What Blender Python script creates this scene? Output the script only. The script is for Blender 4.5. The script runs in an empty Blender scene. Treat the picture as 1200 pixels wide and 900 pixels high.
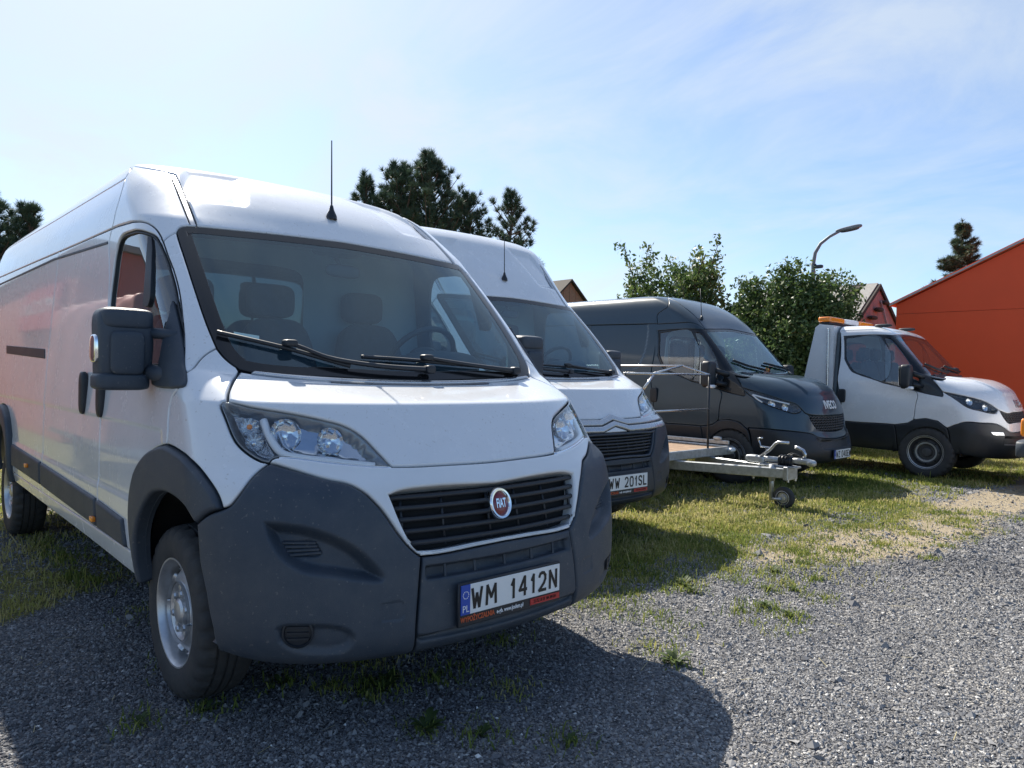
import bpy, bmesh, math, random
import numpy as np
from mathutils import Vector, Matrix
from mathutils.geometry import delaunay_2d_cdt
random.seed(7)
RNG = np.random.default_rng(11)
SC = bpy.context.scene
COL = SC.collection
R = math.radians

# ---------------------------------------------------------------- camera
cam_d = bpy.data.cameras.new('camera'); cam = bpy.data.objects.new('camera', cam_d); COL.objects.link(cam)
CAM = Vector((3.0625, -1.9162, 1.3255)); YAW, PITCH, ROLL = 2.40175, -0.01248, 0.01811
fwd = Vector((math.cos(YAW)*math.cos(PITCH), math.sin(YAW)*math.cos(PITCH), math.sin(PITCH)))
rt = fwd.cross(Vector((0, 0, 1))).normalized(); up = rt.cross(fwd)
rt, up = math.cos(ROLL)*rt + math.sin(ROLL)*up, -math.sin(ROLL)*rt + math.cos(ROLL)*up
M = Matrix((rt, up, -fwd)).transposed().to_4x4(); M.translation = CAM
cam.matrix_world = M
cam_d.sensor_width = 36; cam_d.lens = 36*853.5/1200; cam_d.clip_start = .05; cam_d.clip_end = 3000
SC.camera = cam
SC.render.resolution_x, SC.render.resolution_y = 1024, 768

# ---------------------------------------------------------------- sky, sun, exposure
SUN_V = Vector((-.95, .26, 1.0)).normalized()            # towards the sun
SUN_EL = math.asin(SUN_V.z); SUN_AZ = math.atan2(SUN_V.x, SUN_V.y)
world = bpy.data.worlds.new('World'); SC.world = world; world.use_nodes = True
nt = world.node_tree; nt.nodes.clear()
def wn(t, **k):
    n = nt.nodes.new(t)
    for a, b in k.items(): setattr(n, a, b)
    return n
sky = wn('ShaderNodeTexSky', sky_type='NISHITA', sun_disc=False, sun_elevation=SUN_EL, sun_rotation=SUN_AZ)
sky.air_density, sky.dust_density, sky.ozone_density, sky.altitude = 1.0, .8, 5.5, 100
tc = wn('ShaderNodeTexCoord'); sep = wn('ShaderNodeSeparateXYZ'); nt.links.new(tc.outputs['Generated'], sep.inputs[0])
# thin high cloud: noise on the direction flattened onto a layer overhead
zc = wn('ShaderNodeMath', operation='MAXIMUM'); zc.inputs[1].default_value = .02; nt.links.new(sep.outputs['Z'], zc.inputs[0])
za = wn('ShaderNodeMath', operation='ADD'); za.inputs[1].default_value = .22; nt.links.new(zc.outputs[0], za.inputs[0])
dv = []
for ax in 'XY':
    d_ = wn('ShaderNodeMath', operation='DIVIDE'); nt.links.new(sep.outputs[ax], d_.inputs[0]); nt.links.new(za.outputs[0], d_.inputs[1]); dv.append(d_)
cmb = wn('ShaderNodeCombineXYZ'); nt.links.new(dv[0].outputs[0], cmb.inputs[0]); nt.links.new(dv[1].outputs[0], cmb.inputs[1])
mp = wn('ShaderNodeMapping'); mp.inputs['Rotation'].default_value = (0, 0, R(35)); mp.inputs['Scale'].default_value = (1.0, 1.35, 1)
mp.inputs['Location'].default_value = (.35, .9, 0)
nt.links.new(cmb.outputs[0], mp.inputs[0])
nz = wn('ShaderNodeTexNoise'); nz.inputs['Scale'].default_value = 1.5; nz.inputs['Detail'].default_value = 9; nz.inputs['Roughness'].default_value = .62; nz.inputs['Distortion'].default_value = .5
nt.links.new(mp.outputs[0], nz.inputs['Vector'])
rmp = wn('ShaderNodeValToRGB'); rmp.color_ramp.elements[0].position = .40; rmp.color_ramp.elements[1].position = .66
rmp.color_ramp.elements[0].color = (0, 0, 0, 1); rmp.color_ramp.elements[1].color = (.70, .70, .70, 1)
nt.links.new(nz.outputs[0], rmp.inputs[0])
# cloud is thicker on the sun's side of the sky
dot = wn('ShaderNodeVectorMath', operation='DOT_PRODUCT'); dot.inputs[1].default_value = SUN_V
nt.links.new(tc.outputs['Generated'], dot.inputs[0])
mr = wn('ShaderNodeMapRange'); mr.inputs['From Min'].default_value = .30; mr.inputs['From Max'].default_value = .95; mr.inputs['To Min'].default_value = .0; mr.inputs['To Max'].default_value = .34
nt.links.new(dot.outputs['Value'], mr.inputs['Value'])
wgt = wn('ShaderNodeMapRange'); wgt.inputs['From Min'].default_value = -.2; wgt.inputs['From Max'].default_value = .85; wgt.inputs['To Min'].default_value = .16; wgt.inputs['To Max'].default_value = 1.0
nt.links.new(dot.outputs['Value'], wgt.inputs['Value'])
thin = wn('ShaderNodeMath', operation='MULTIPLY'); nt.links.new(rmp.outputs[0], thin.inputs[0]); nt.links.new(wgt.outputs[0], thin.inputs[1])
cov = wn('ShaderNodeMath', operation='ADD', use_clamp=True); nt.links.new(thin.outputs[0], cov.inputs[0]); nt.links.new(mr.outputs[0], cov.inputs[1])
mul = wn('ShaderNodeMath', operation='MULTIPLY'); mul.inputs[1].default_value = .82; nt.links.new(cov.outputs[0], mul.inputs[0])
cl = wn('ShaderNodeMixRGB'); cl.inputs[2].default_value = (4.5, 4.95, 5.3, 1)
nt.links.new(mul.outputs[0], cl.inputs[0]); nt.links.new(sky.outputs[0], cl.inputs[1])
bg = wn('ShaderNodeBackground'); bg.inputs['Strength'].default_value = .092
nt.links.new(cl.outputs[0], bg.inputs['Color'])
wo = wn('ShaderNodeOutputWorld'); nt.links.new(bg.outputs[0], wo.inputs[0])

sun_d = bpy.data.lights.new('sun', 'SUN'); sun_d.energy = 5.0; sun_d.angle = R(.55); sun_d.color = (1, .93, .82)
sun = bpy.data.objects.new('sun', sun_d); COL.objects.link(sun)
sun.rotation_euler = SUN_V.to_track_quat('Z', 'Y').to_euler(); sun.location = (0, 0, 30)
SC.view_settings.view_transform = 'Standard'; SC.view_settings.look = 'None'
SC.view_settings.exposure = 0.95; SC.view_settings.gamma = 1
SC.cycles.max_bounces = 8; SC.cycles.transparent_max_bounces = 16; SC.cycles.glossy_bounces = 4; SC.cycles.diffuse_bounces = 3
SC.cycles.transmission_bounces = 4; SC.cycles.caustics_reflective = False; SC.cycles.caustics_refractive = False
SC.cycles.sample_clamp_indirect = 6; SC.cycles.use_denoising = True

# ---------------------------------------------------------------- body surface
def pchip(x, y, xi):
    x = np.asarray(x, float); y = np.asarray(y, float); h = np.diff(x); d = np.diff(y) / h
    m = np.zeros_like(y)
    if len(x) == 2: m[:] = d[0]
    else:
        for i in range(1, len(x) - 1):
            if d[i-1] * d[i] > 0:
                w1 = 2*h[i] + h[i-1]; w2 = h[i] + 2*h[i-1]
                m[i] = (w1 + w2) / (w1/d[i-1] + w2/d[i])
        m[0] = d[0]; m[-1] = d[-1]
    k = np.clip(np.searchsorted(x, xi, side='right') - 1, 0, len(x) - 2)
    t = (xi - x[k]) / h[k]
    return ((1+2*t)*(1-t)**2*y[k] + t*(1-t)**2*h[k]*m[k] + t*t*(3-2*t)*y[k+1] + t*t*(t-1)*h[k]*m[k+1])

class Surf:
    """A vehicle body: rows t run from the bumper up over bonnet, windscreen and roof; u runs from the
    centre line (0) round the front corner (UF) and back along the side.  u < 0 is the other side."""
    def __init__(s, rows, xr, UF=1.4, soft=.012, UE=None):
        s.UF, s.xr = UF, xr
        R = np.array([r[:10] for r in rows], float); sharp = [len(r) > 10 for r in rows]
        s.t0, s.t1 = R[0, 0], R[-1, 0]; s.dt = .004
        tt = np.arange(s.t0 - .1, s.t1 + .1, s.dt); tab = np.zeros((len(tt), 9))
        cuts = [0] + [i for i in range(1, len(R)-1) if sharp[i]] + [len(R)-1]
        for a, b in zip(cuts[:-1], cuts[1:]):
            m = (tt >= R[a, 0] - 1e-9) & (tt <= R[b, 0] + 1e-9)
            for c in range(9): tab[m, c] = pchip(R[a:b+1, 0], R[a:b+1, c+1], tt[m])
        lo, hi = tt < s.t0, tt > s.t1
        i0, i1 = np.argmax(~lo), len(tt) - 1 - np.argmax(~hi[::-1])
        g0, g1 = (tab[i0+5] - tab[i0]) / (5*s.dt), (tab[i1] - tab[i1-5]) / (5*s.dt)
        tab[lo] = tab[i0] + (tt[lo] - tt[i0])[:, None] * g0
        tab[hi] = tab[i1] + (tt[hi] - tt[i1])[:, None] * g1
        n = int(3*soft/s.dt); k = np.exp(-.5*(np.arange(-n, n+1)*s.dt/soft)**2); k /= k.sum()
        for c in range(9):
            q = np.pad(tab[:, c], n, mode='edge'); tab[:, c] = np.convolve(q, k, mode='valid')
        s.tt, s.tab = tt, tab
        s.L = 4.6
    def ev(s, u, t):
        u = np.asarray(u, float); t = np.asarray(t, float); u, t = np.broadcast_arrays(u, t)
        f = np.clip((t - s.tt[0]) / s.dt, 1, len(s.tt) - 3.001); i = f.astype(int); f = (f - i)[..., None]
        q0, q1, q2, q3 = s.tab[i-1], s.tab[i], s.tab[i+1], s.tab[i+2]          # cubic, so that the normals stay smooth
        p = q1 + .5*f*(q2-q0 + f*(2*q0-5*q1+4*q2-q3 + f*(3*(q1-q2)+q3-q0)))
        xc, zc, xk, yk, zk, h1, h2, zr, yr = np.moveaxis(p, -1, 0)
        a = np.abs(u); q = np.clip(a / s.UF, 0, 1)
        b0, b1, b2, b3 = (1-q)**3, 3*q*(1-q)**2, 3*q*q*(1-q), q**3
        x = b0*xc + b1*xc + b2*(xk + h2) + b3*xk
        y = b1*h1*yk + (b2 + b3)*yk
        z = (b0 + b1)*zc + (b2 + b3)*zk
        v = np.clip((a - s.UF) / s.L, 0, None); w = np.clip(v, 0, 1); w = w*w*(3-2*w)
        x = x + (s.xr - xk)*v
        y = y + (yr - yk)*w; z = z + (zr - zk)*w
        return np.stack([x, -np.sign(u)*y, z], -1)     # u > 0 is the vehicle's right side
    def frame(s, u, t, h=.004):
        Su = (s.ev(u + h, t) - s.ev(u - h, t)) / (2*h); St = (s.ev(u, t + h) - s.ev(u, t - h)) / (2*h)
        n = np.cross(St, Su); n = n / (np.linalg.norm(n, axis=-1, keepdims=True) + 1e-12)
        return Su, St, n
# ---------------------------------------------------------------- materials
MAT = {}
def material(name, base, rough=.5, metal=0, coat=0, vary=0, scale=6, bump=0, bscale=60, spec=.5, base2=None, ramp=(.35, .65), detail=5, coat_rough=.05, speck=0):
    m = bpy.data.materials.new(name); m.use_nodes = True; t = m.node_tree; b = t.nodes['Principled BSDF']
    b.inputs['Base Color'].default_value = (*base, 1); b.inputs['Roughness'].default_value = rough
    b.inputs['Metallic'].default_value = metal; b.inputs['Coat Weight'].default_value = coat; b.inputs['Coat Roughness'].default_value = coat_rough
    b.inputs['Specular IOR Level'].default_value = spec
    tc = t.nodes.new('ShaderNodeTexCoord')
    n = t.nodes.new('ShaderNodeTexNoise'); n.inputs['Scale'].default_value = scale; n.inputs['Detail'].default_value = detail; n.inputs['Roughness'].default_value = .65
    t.links.new(tc.outputs['Object'], n.inputs['Vector'])
    c2 = base2 if base2 else tuple(c*(1-vary) for c in base)
    r = t.nodes.new('ShaderNodeValToRGB'); r.color_ramp.elements[0].position, r.color_ramp.elements[1].position = ramp
    r.color_ramp.elements[0].color = (*c2, 1); r.color_ramp.elements[1].color = (*base, 1)
    t.links.new(n.outputs[0], r.inputs[0]); t.links.new(r.outputs[0], b.inputs['Base Color'])
    if speck:                                     # stone chips, insects and dried dust spots
        sp_ = t.nodes.new('ShaderNodeTexNoise'); sp_.inputs['Scale'].default_value = 75; sp_.inputs['Detail'].default_value = 2
        s2 = t.nodes.new('ShaderNodeTexNoise'); s2.inputs['Scale'].default_value = 1.7; s2.inputs['Detail'].default_value = 7; s2.inputs['Roughness'].default_value = .7
        t.links.new(tc.outputs['Object'], sp_.inputs['Vector']); t.links.new(tc.outputs['Object'], s2.inputs['Vector'])
        q1 = t.nodes.new('ShaderNodeMapRange'); q1.inputs['From Min'].default_value = .66; q1.inputs['From Max'].default_value = .74; q1.inputs['To Max'].default_value = speck; t.links.new(sp_.outputs[0], q1.inputs['Value'])
        q2 = t.nodes.new('ShaderNodeMapRange'); q2.inputs['From Min'].default_value = .48; q2.inputs['From Max'].default_value = .72; q2.inputs['To Max'].default_value = speck*.35; t.links.new(s2.outputs[0], q2.inputs['Value'])
        ad = t.nodes.new('ShaderNodeMath'); ad.operation = 'MAXIMUM'; t.links.new(q1.outputs[0], ad.inputs[0]); t.links.new(q2.outputs[0], ad.inputs[1])
        mx = t.nodes.new('ShaderNodeMixRGB'); mx.inputs[2].default_value = (.34, .31, .26, 1); t.links.new(ad.outputs[0], mx.inputs[0]); t.links.new(r.outputs[0], mx.inputs[1]); t.links.new(mx.outputs[0], b.inputs['Base Color'])
    if bump:
        n2 = t.nodes.new('ShaderNodeTexNoise'); n2.inputs['Scale'].default_value = bscale; n2.inputs['Detail'].default_value = 4
        t.links.new(tc.outputs['Object'], n2.inputs['Vector'])
        bp = t.nodes.new('ShaderNodeBump'); bp.inputs['Strength'].default_value = bump; bp.inputs['Distance'].default_value = .01
        t.links.new(n2.outputs[0], bp.inputs['Height']); t.links.new(bp.outputs[0], b.inputs['Normal'])
    mr = t.nodes.new('ShaderNodeMapRange'); mr.inputs['To Min'].default_value = max(rough-.06, .02); mr.inputs['To Max'].default_value = min(rough+.1, 1)
    t.links.new(n.outputs[0], mr.inputs['Value']); t.links.new(mr.outputs[0], b.inputs['Roughness'])
    MAT[name] = m
    return m
def glass(name, tint, ior=1.5, refl=(1, 1, 1), haze=0.0, hazecol=(.5, .55, .6)):
    m = bpy.data.materials.new(name); m.use_nodes = True; t = m.node_tree; t.nodes.clear()
    o = t.nodes.new('ShaderNodeOutputMaterial'); tr = t.nodes.new('ShaderNodeBsdfTransparent'); tr.inputs[0].default_value = (*tint, 1)
    g = t.nodes.new('ShaderNodeBsdfGlossy'); g.inputs['Roughness'].default_value = .02; g.inputs['Color'].default_value = (*refl, 1)
    lw = t.nodes.new('ShaderNodeLayerWeight'); lw.inputs['Blend'].default_value = .5
    pw = t.nodes.new('ShaderNodeMath'); pw.operation = 'POWER'; pw.inputs[1].default_value = 4.0; t.links.new(lw.outputs['Facing'], pw.inputs[0])
    f = t.nodes.new('ShaderNodeMath'); f.operation = 'MULTIPLY_ADD'; f0 = ((ior-1)/(ior+1))**2*2.1; f.inputs[1].default_value = .96-f0; f.inputs[2].default_value = f0; t.links.new(pw.outputs[0], f.inputs[0])
    mx = t.nodes.new('ShaderNodeMixShader'); t.links.new(f.outputs[0], mx.inputs[0])
    src = tr.outputs[0]
    if haze:                                     # dusty film over the pane; on the windscreen its tint paints in sky reflection
        d = t.nodes.new('ShaderNodeBsdfDiffuse'); d.inputs[0].default_value = (*hazecol, 1)
        m2 = t.nodes.new('ShaderNodeMixShader'); tc = t.nodes.new('ShaderNodeTexCoord'); n = t.nodes.new('ShaderNodeTexNoise'); n.inputs['Scale'].default_value = 3; n.inputs['Detail'].default_value = 6
        t.links.new(tc.outputs['Object'], n.inputs['Vector'])
        mr = t.nodes.new('ShaderNodeMapRange'); mr.inputs['From Min'].default_value = .3; mr.inputs['From Max'].default_value = .7; mr.inputs['To Min'].default_value = haze*.6; mr.inputs['To Max'].default_value = haze*1.4
        t.links.new(n.outputs[0], mr.inputs['Value']); t.links.new(mr.outputs[0], m2.inputs[0])
        t.links.new(src, m2.inputs[1]); t.links.new(d.outputs[0], m2.inputs[2]); src = m2.outputs[0]
    t.links.new(src, mx.inputs[1]); t.links.new(g.outputs[0], mx.inputs[2]); t.links.new(mx.outputs[0], o.inputs[0])
    MAT[name] = m
    return m
material('white_paint', (.71, .73, .76), .24, coat=.7, vary=.035, scale=7, ramp=(.25, .7), detail=6, speck=.42)
material('white_paint_grey', (.72, .74, .76), .3, coat=.5, vary=.06, scale=3)
material('dark_paint', (.012, .034, .054), .3, coat=.55, vary=.12, scale=1.5, metal=.1)
material('grey_plastic', (.027, .041, .062), .50, base2=(.056, .067, .082), ramp=(.30, .58), scale=3.2, bump=.22, bscale=380, detail=12, speck=.22)
material('shaded_grey_plastic', (.014, .022, .034), .5, base2=(.028, .036, .046), ramp=(.30, .60), scale=3.2, bump=.1, bscale=420, detail=10)  # same plastic as the grey, with the second van's shade put into its colour
material('black_plastic', (.015, .020, .028), .45, vary=.3, bump=.04, bscale=300)
material('gloss_black', (.010, .011, .013), .12, vary=.2)
material('dark_void', (.010, .011, .013), .9, vary=.3)
material('rubber', (.028, .030, .034), .75, vary=.35, scale=9, bump=.15, bscale=120, base2=(.046, .045, .044))
material('rim_silver', (.60, .61, .63), .34, metal=.7, vary=.25, scale=14)
material('rim_dark', (.10, .10, .105), .45, metal=.5, vary=.25, scale=14)
material('chrome', (.82, .83, .85), .07, metal=1, vary=.03)
material('satin_metal', (.60, .61, .63), .25, metal=.9, vary=.08)
material('bar_grey', (.50, .52, .55), .25, metal=.5, coat=.4, vary=.05)
material('galvanised', (.52, .54, .55), .42, metal=.75, vary=.3, scale=22)
material('lamp_reflector', (.75, .77, .80), .10, metal=1, vary=.1, scale=30)
material('lamp_black', (.020, .022, .025), .25, vary=.2)
material('lamp_white', (.85, .86, .88), .3, vary=.03)
material('amber', (.95, .28, .02), .22, vary=.12, coat=.5)
material('seat_cloth', (.026, .040, .058), .9, vary=.3, scale=30)
material('cab_grey', (.085, .11, .13), .7, vary=.2)
material('bulkhead_grey', (.21, .29, .33), .6, vary=.08)
material('dash', (.026, .034, .044), .6, vary=.2, bump=.05, bscale=200)
material('plate_white', (.78, .79, .78), .3, vary=.04)
material('plate_blue', (.01, .07, .42), .35, vary=.1)
material('ink_black', (.006, .006, .007), .5, vary=.1)
material('ink_white', (.8, .8, .8), .5, vary=.03)
material('ink_red', (.50, .035, .03), .5, vary=.12)
material('ink_orange', (.62, .12, .04), .5, vary=.12)
material('badge_red', (.20, .008, .018), .25, vary=.2, coat=.6)
material('sticker', (.45, .62, .60), .5, vary=.1)
material('lamp_dark', (.26, .28, .30), .3, metal=.7, vary=.25)
material('lamp_facet', (.62, .64, .68), .16, metal=1, vary=.35, scale=70, bump=.9, bscale=140)
glass('windscreen_glass', (.60, .80, .86), 1.5, (.80, .95, 1.0), haze=.03, hazecol=(.32, .50, .62))  # blue of the reflected sky put into the film and reflection colours
glass('side_glass', (.70, .79, .79), 1.6, haze=.03)
glass('dark_glass', (.22, .26, .27), 1.55)
glass('lens', (.93, .95, .96), 1.42, haze=.02)

# ---------------------------------------------------------------- scene objects
def tag(o, label=None, cat=None, group=None, kind=None):
    if label: o['label'] = label
    if cat: o['category'] = cat
    if group: o['group'] = group
    if kind: o['kind'] = kind
    return o
def thing(name, label, cat, loc=(0, 0, 0), rz=0, group=None):
    o = bpy.data.objects.new(name, None); o.location = loc; o.rotation_euler = (0, 0, rz); o.empty_display_size = .3
    COL.objects.link(o); return tag(o, label, cat, group)
def obj(name, me, mat, parent=None, loc=None):
    o = bpy.data.objects.new(name, me); COL.objects.link(o)
    if mat is not None:
        me.materials.clear()
        for m in (mat if isinstance(mat, (list, tuple)) else [mat]): me.materials.append(MAT[m] if isinstance(m, str) else m)
    if parent: o.parent = parent
    if loc is not None: o.location = loc
    return o
def copy_tree(o, parent=None):
    c = o.copy(); COL.objects.link(c); c.parent = parent
    for ch in list(o.children): copy_tree(ch, c)
    return c
def np_mesh(name, V, F, N=None, smooth=True, mi=None):
    me = bpy.data.meshes.new(name); V = np.asarray(V, np.float32)
    if isinstance(F, np.ndarray):
        k = F.shape[1]; nf = len(F); me.vertices.add(len(V)); me.vertices.foreach_set('co', V.ravel())
        me.loops.add(nf*k); me.loops.foreach_set('vertex_index', F.astype(np.int32).ravel())
        me.polygons.add(nf); me.polygons.foreach_set('loop_start', np.arange(0, nf*k, k, dtype=np.int32)); me.polygons.foreach_set('loop_total', np.full(nf, k, np.int32))
        if mi is not None: me.polygons.foreach_set('material_index', np.asarray(mi, np.int32))
        me.update(calc_edges=True)
    else:
        me.from_pydata([tuple(map(float, v)) for v in V], [], [tuple(map(int, f)) for f in F])
    me.polygons.foreach_set('use_smooth', np.full(len(me.polygons), smooth))
    if N is not None: me.normals_split_custom_set_from_vertices([tuple(map(float, n)) for n in N])
    return me

class MB:
    """collects simple solids into one mesh"""
    def __init__(s): s.V, s.F, s.n, s.M = [], [], 0, []
    def add(s, V, F, mi=0):
        V = np.asarray(V, float); s.V.append(V); s.F += [tuple(int(i) + s.n for i in f) for f in F]; s.M += [mi]*len(F); s.n += len(V); return s
    def box(s, c, d, rot=None, bev=0, mi=0):
        """box centred c with full sizes d; bev chamfers all edges"""
        d = np.array(d, float)/2; c = np.array(c, float)
        if bev <= 0:
            V = np.array([[x, y, z] for x in (-1, 1) for y in (-1, 1) for z in (-1, 1)], float)*d
            F = [(0, 1, 3, 2), (4, 6, 7, 5), (0, 4, 5, 1), (2, 3, 7, 6), (0, 2, 6, 4), (1, 5, 7, 3)]
        else:
            b = min(bev, d.min()*.95); V = []; idx = {}
            for sx in (-1, 1):
                for sy in (-1, 1):
                    for sz in (-1, 1):
                        for ax in range(3):
                            p = np.array([sx, sy, sz])*(d - b); p[ax] = (sx, sy, sz)[ax]*d[ax]
                            idx[(sx, sy, sz, ax)] = len(V); V.append(p)
            F = []
            for ax in range(3):
                a1, a2 = (ax+1) % 3, (ax+2) % 3
                for sg in (-1, 1):
                    q = []
                    for s1, s2 in ((-1, -1), (1, -1), (1, 1), (-1, 1)):
                        k = [0, 0, 0]; k[ax], k[a1], k[a2] = sg, s1, s2; q.append(idx[(*k, ax)])
                    F.append(q if sg > 0 else q[::-1])
                for s1 in (-1, 1):
                    for s2 in (-1, 1):
                        q = []
                        for sg, A in ((-1, a1), (-1, a2), (1, a2), (1, a1)):
                            k = [0, 0, 0]; k[ax], k[a1], k[a2] = sg, s1, s2; q.append(idx[(*k, A)])
                        F.append(q if s1*s2 < 0 else q[::-1])
            for sx in (-1, 1):
                for sy in (-1, 1):
                    for sz in (-1, 1):
                        q = [idx[(sx, sy, sz, a)] for a in range(3)]; F.append(q if sx*sy*sz > 0 else q[::-1])
            V = np.array(V)
        if rot is not None: V = V @ np.array(rot).T
        return s.add(V + c, F, mi)
    def tube(s, pts, r, n=8, cap=True, mi=0, flat=1.0):
        P = np.asarray(pts, float); m = len(P); r = np.broadcast_to(np.asarray(r, float), (m,))
        T = np.gradient(P, axis=0); T /= np.linalg.norm(T, axis=1, keepdims=True) + 1e-12
        u = np.array([0, 0, 1.]) if abs(T[0][2]) < .9 else np.array([1., 0, 0]); V = []
        for i in range(m):
            u = u - T[i]*(u @ T[i]); u /= np.linalg.norm(u) + 1e-12; w = np.cross(T[i], u)
            for k in range(n):
                a = 2*math.pi*k/n; V.append(P[i] + r[i]*(math.cos(a)*u*flat + math.sin(a)*w))
        F = [(i*n+k, i*n+(k+1) % n, (i+1)*n+(k+1) % n, (i+1)*n+k) for i in range(m-1) for k in range(n)]
        if cap: F += [tuple(range(n))[::-1], tuple(range((m-1)*n, m*n))]
        return s.add(V, F, mi)
    def lathe(s, prof, c=(0, 0, 0), axis='y', n=32, mi=0, close=False, mod=None):
        """prof: list of (radius, along-axis)"""
        P = np.array(prof, float); m = len(P); V = []
        for k in range(n):
            a = 2*math.pi*k/n; ca, sa = math.cos(a), math.sin(a)
            for j, (r, h) in enumerate(P):
                if mod: r = r + mod(j, k)
                V.append({'y': (r*ca, h, r*sa), 'z': (r*ca, r*sa, h), 'x': (h, r*ca, r*sa)}[axis])
        F = []
        for k in range(n):
            k2 = (k+1) % n
            for j in range(m-1): F.append((k*m+j, k*m+j+1, k2*m+j+1, k2*m+j))
        return s.add(np.array(V) + np.array(c), F, mi)
    def prism(s, poly, a0, a1, axis='y', mi=0):
        n = len(poly); V = []
        for h in (a0, a1):
            for p, q in poly: V.append({'y': (p, h, q), 'x': (h, p, q), 'z': (p, q, h)}[axis])
        F = [tuple(range(n)), tuple(range(n, 2*n))[::-1]] + [(i, i+n, (i+1) % n+n, (i+1) % n) for i in range(n)]
        return s.add(V, F, mi)
    def mesh(s, name='m', smooth=False, fix=True):
        me = bpy.data.meshes.new(name); me.from_pydata([tuple(v) for v in np.concatenate(s.V)], [], s.F)
        me.polygons.foreach_set('material_index', np.array(s.M, np.int32))
        if fix:
            bm = bmesh.new(); bm.from_mesh(me); bmesh.ops.recalc_face_normals(bm, faces=bm.faces); bm.to_mesh(me); bm.free()
        if smooth:
            me.polygons.foreach_set('use_smooth', np.full(len(me.polygons), True))
            if smooth is not True: me.set_sharp_from_angle(angle=R(smooth))
        return me
    def build(s, name, mat, parent=None, smooth=False, loc=None):
        return obj(name, s.mesh(name, smooth), mat, parent, loc)
def rotm(rx=0, ry=0, rz=0): return np.array(Matrix.Rotation(rz, 3, 'Z') @ Matrix.Rotation(ry, 3, 'Y') @ Matrix.Rotation(rx, 3, 'X'))
def subsurf_mesh(me, lv=2, crease=None):
    o = bpy.data.objects.new('tmp', me); COL.objects.link(o); md = o.modifiers.new('s', 'SUBSURF'); md.levels = lv; md.render_levels = lv
    dg = bpy.context.evaluated_depsgraph_get(); r = bpy.data.meshes.new_from_object(o.evaluated_get(dg)); bpy.data.objects.remove(o)
    r.polygons.foreach_set('use_smooth', np.full(len(r.polygons), True)); return r
def text_mesh(body, size, sx=1.0, depth=.0008, spacing=1.0, bold=0.0):
    """flat lettering in the local XY plane, centred"""
    cu = bpy.data.curves.new('lettering', 'FONT'); cu.body = body; cu.size = size; cu.align_x = 'CENTER'; cu.align_y = 'CENTER'; cu.extrude = depth; cu.space_character = spacing; cu.offset = bold; cu.resolution_u = 3
    o = bpy.data.objects.new('tmp', cu); COL.objects.link(o)
    dg = bpy.context.evaluated_depsgraph_get(); me = bpy.data.meshes.new_from_object(o.evaluated_get(dg)); bpy.data.objects.remove(o)
    me.transform(Matrix.Diagonal((sx, 1, 1, 1))); return me
def place_flat(me, origin, xdir, ydir):
    """move a mesh drawn in XY so that local x runs along xdir and local y along ydir"""
    x = Vector(xdir).normalized(); n = x.cross(Vector(ydir)).normalized(); y = n.cross(x)
    m = Matrix((x, y, n)).transposed().to_4x4(); m.translation = Vector(origin); me.transform(m); return me
GLYPH = {'W': [(0, 1), (.25, 0), (.5, .72), (.75, 0), (1, 1)], 'M': [(0, 0), (.06, 1), (.5, .35), (.94, 1), (1, 0)], 'N': [(0, 0), (0, 1), (1, 0), (1, 1)],
  'L': [(0, 1), (0, 0), (.9, 0)], 'Z': [(.05, 1), (1, 1), (0, 0), (1, 0)], 'E': [(.95, 1), (0, 1), (0, .5), (.8, .5), (0, .5), (0, 0), (.95, 0)],
  '1': [(.25, .72), (.68, 1), (.68, 0)], '4': [(.78, 0), (.78, 1), (.72, 1), (0, .3), (1, .3)], '0': [(.2, 0), (0, .2), (0, .8), (.2, 1), (.8, 1), (1, .8), (1, .2), (.8, 0), (.2, 0)],
  '2': [(.02, .8), (.15, .95), (.4, 1), (.7, .98), (.95, .82), (.95, .62), (.75, .4), (0, 0), (1, 0)],
  'S': [(.98, .82), (.85, .96), (.5, 1), (.15, .94), (.02, .76), (.15, .58), (.85, .42), (.98, .24), (.85, .06), (.5, 0), (.15, .04), (.02, .18)]}
def stroke_text(body, h, w, gap, sw):
    '''number-plate lettering of even strokes, flat in XY, centred; every stroke lies a hair above the one before'''
    V, F, x, k = [], [], 0., 0
    for ch in body:
        if ch == ' ': x += w*.7; continue
        ww = w*(1.18 if ch in 'WM' else 1.)*(.62 if ch == '1' else 1.); P = [np.array((x+a*ww, b*(h-sw)+sw/2)) for a, b in GLYPH[ch]]
        for p, q in zip(P[:-1], P[1:]):
            d = q-p; L = np.linalg.norm(d); d /= L+1e-9; n = np.array((-d[1], d[0]))*sw/2; e = d*sw*.32; z = .0004+k*.00004; k += 1; b = len(V)
            V += [(*(p-e+n), z), (*(p-e-n), z), (*(q+e-n), z), (*(q+e+n), z)]; F.append((b, b+1, b+2, b+3))
        x += ww+gap+sw
    x -= gap+sw; V = np.array(V)-[x/2, h/2, 0]; me = bpy.data.meshes.new('lettering'); me.from_pydata([tuple(v) for v in V], [], F); return me
def join_meshes(name, L):
    V, F, n = [], [], 0
    for me in L:
        V += [tuple(v.co) for v in me.vertices]; F += [tuple(i+n for i in p.vertices) for p in me.polygons]; n += len(me.vertices)
    m = bpy.data.meshes.new(name); m.from_pydata(V, [], F); return m

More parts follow.
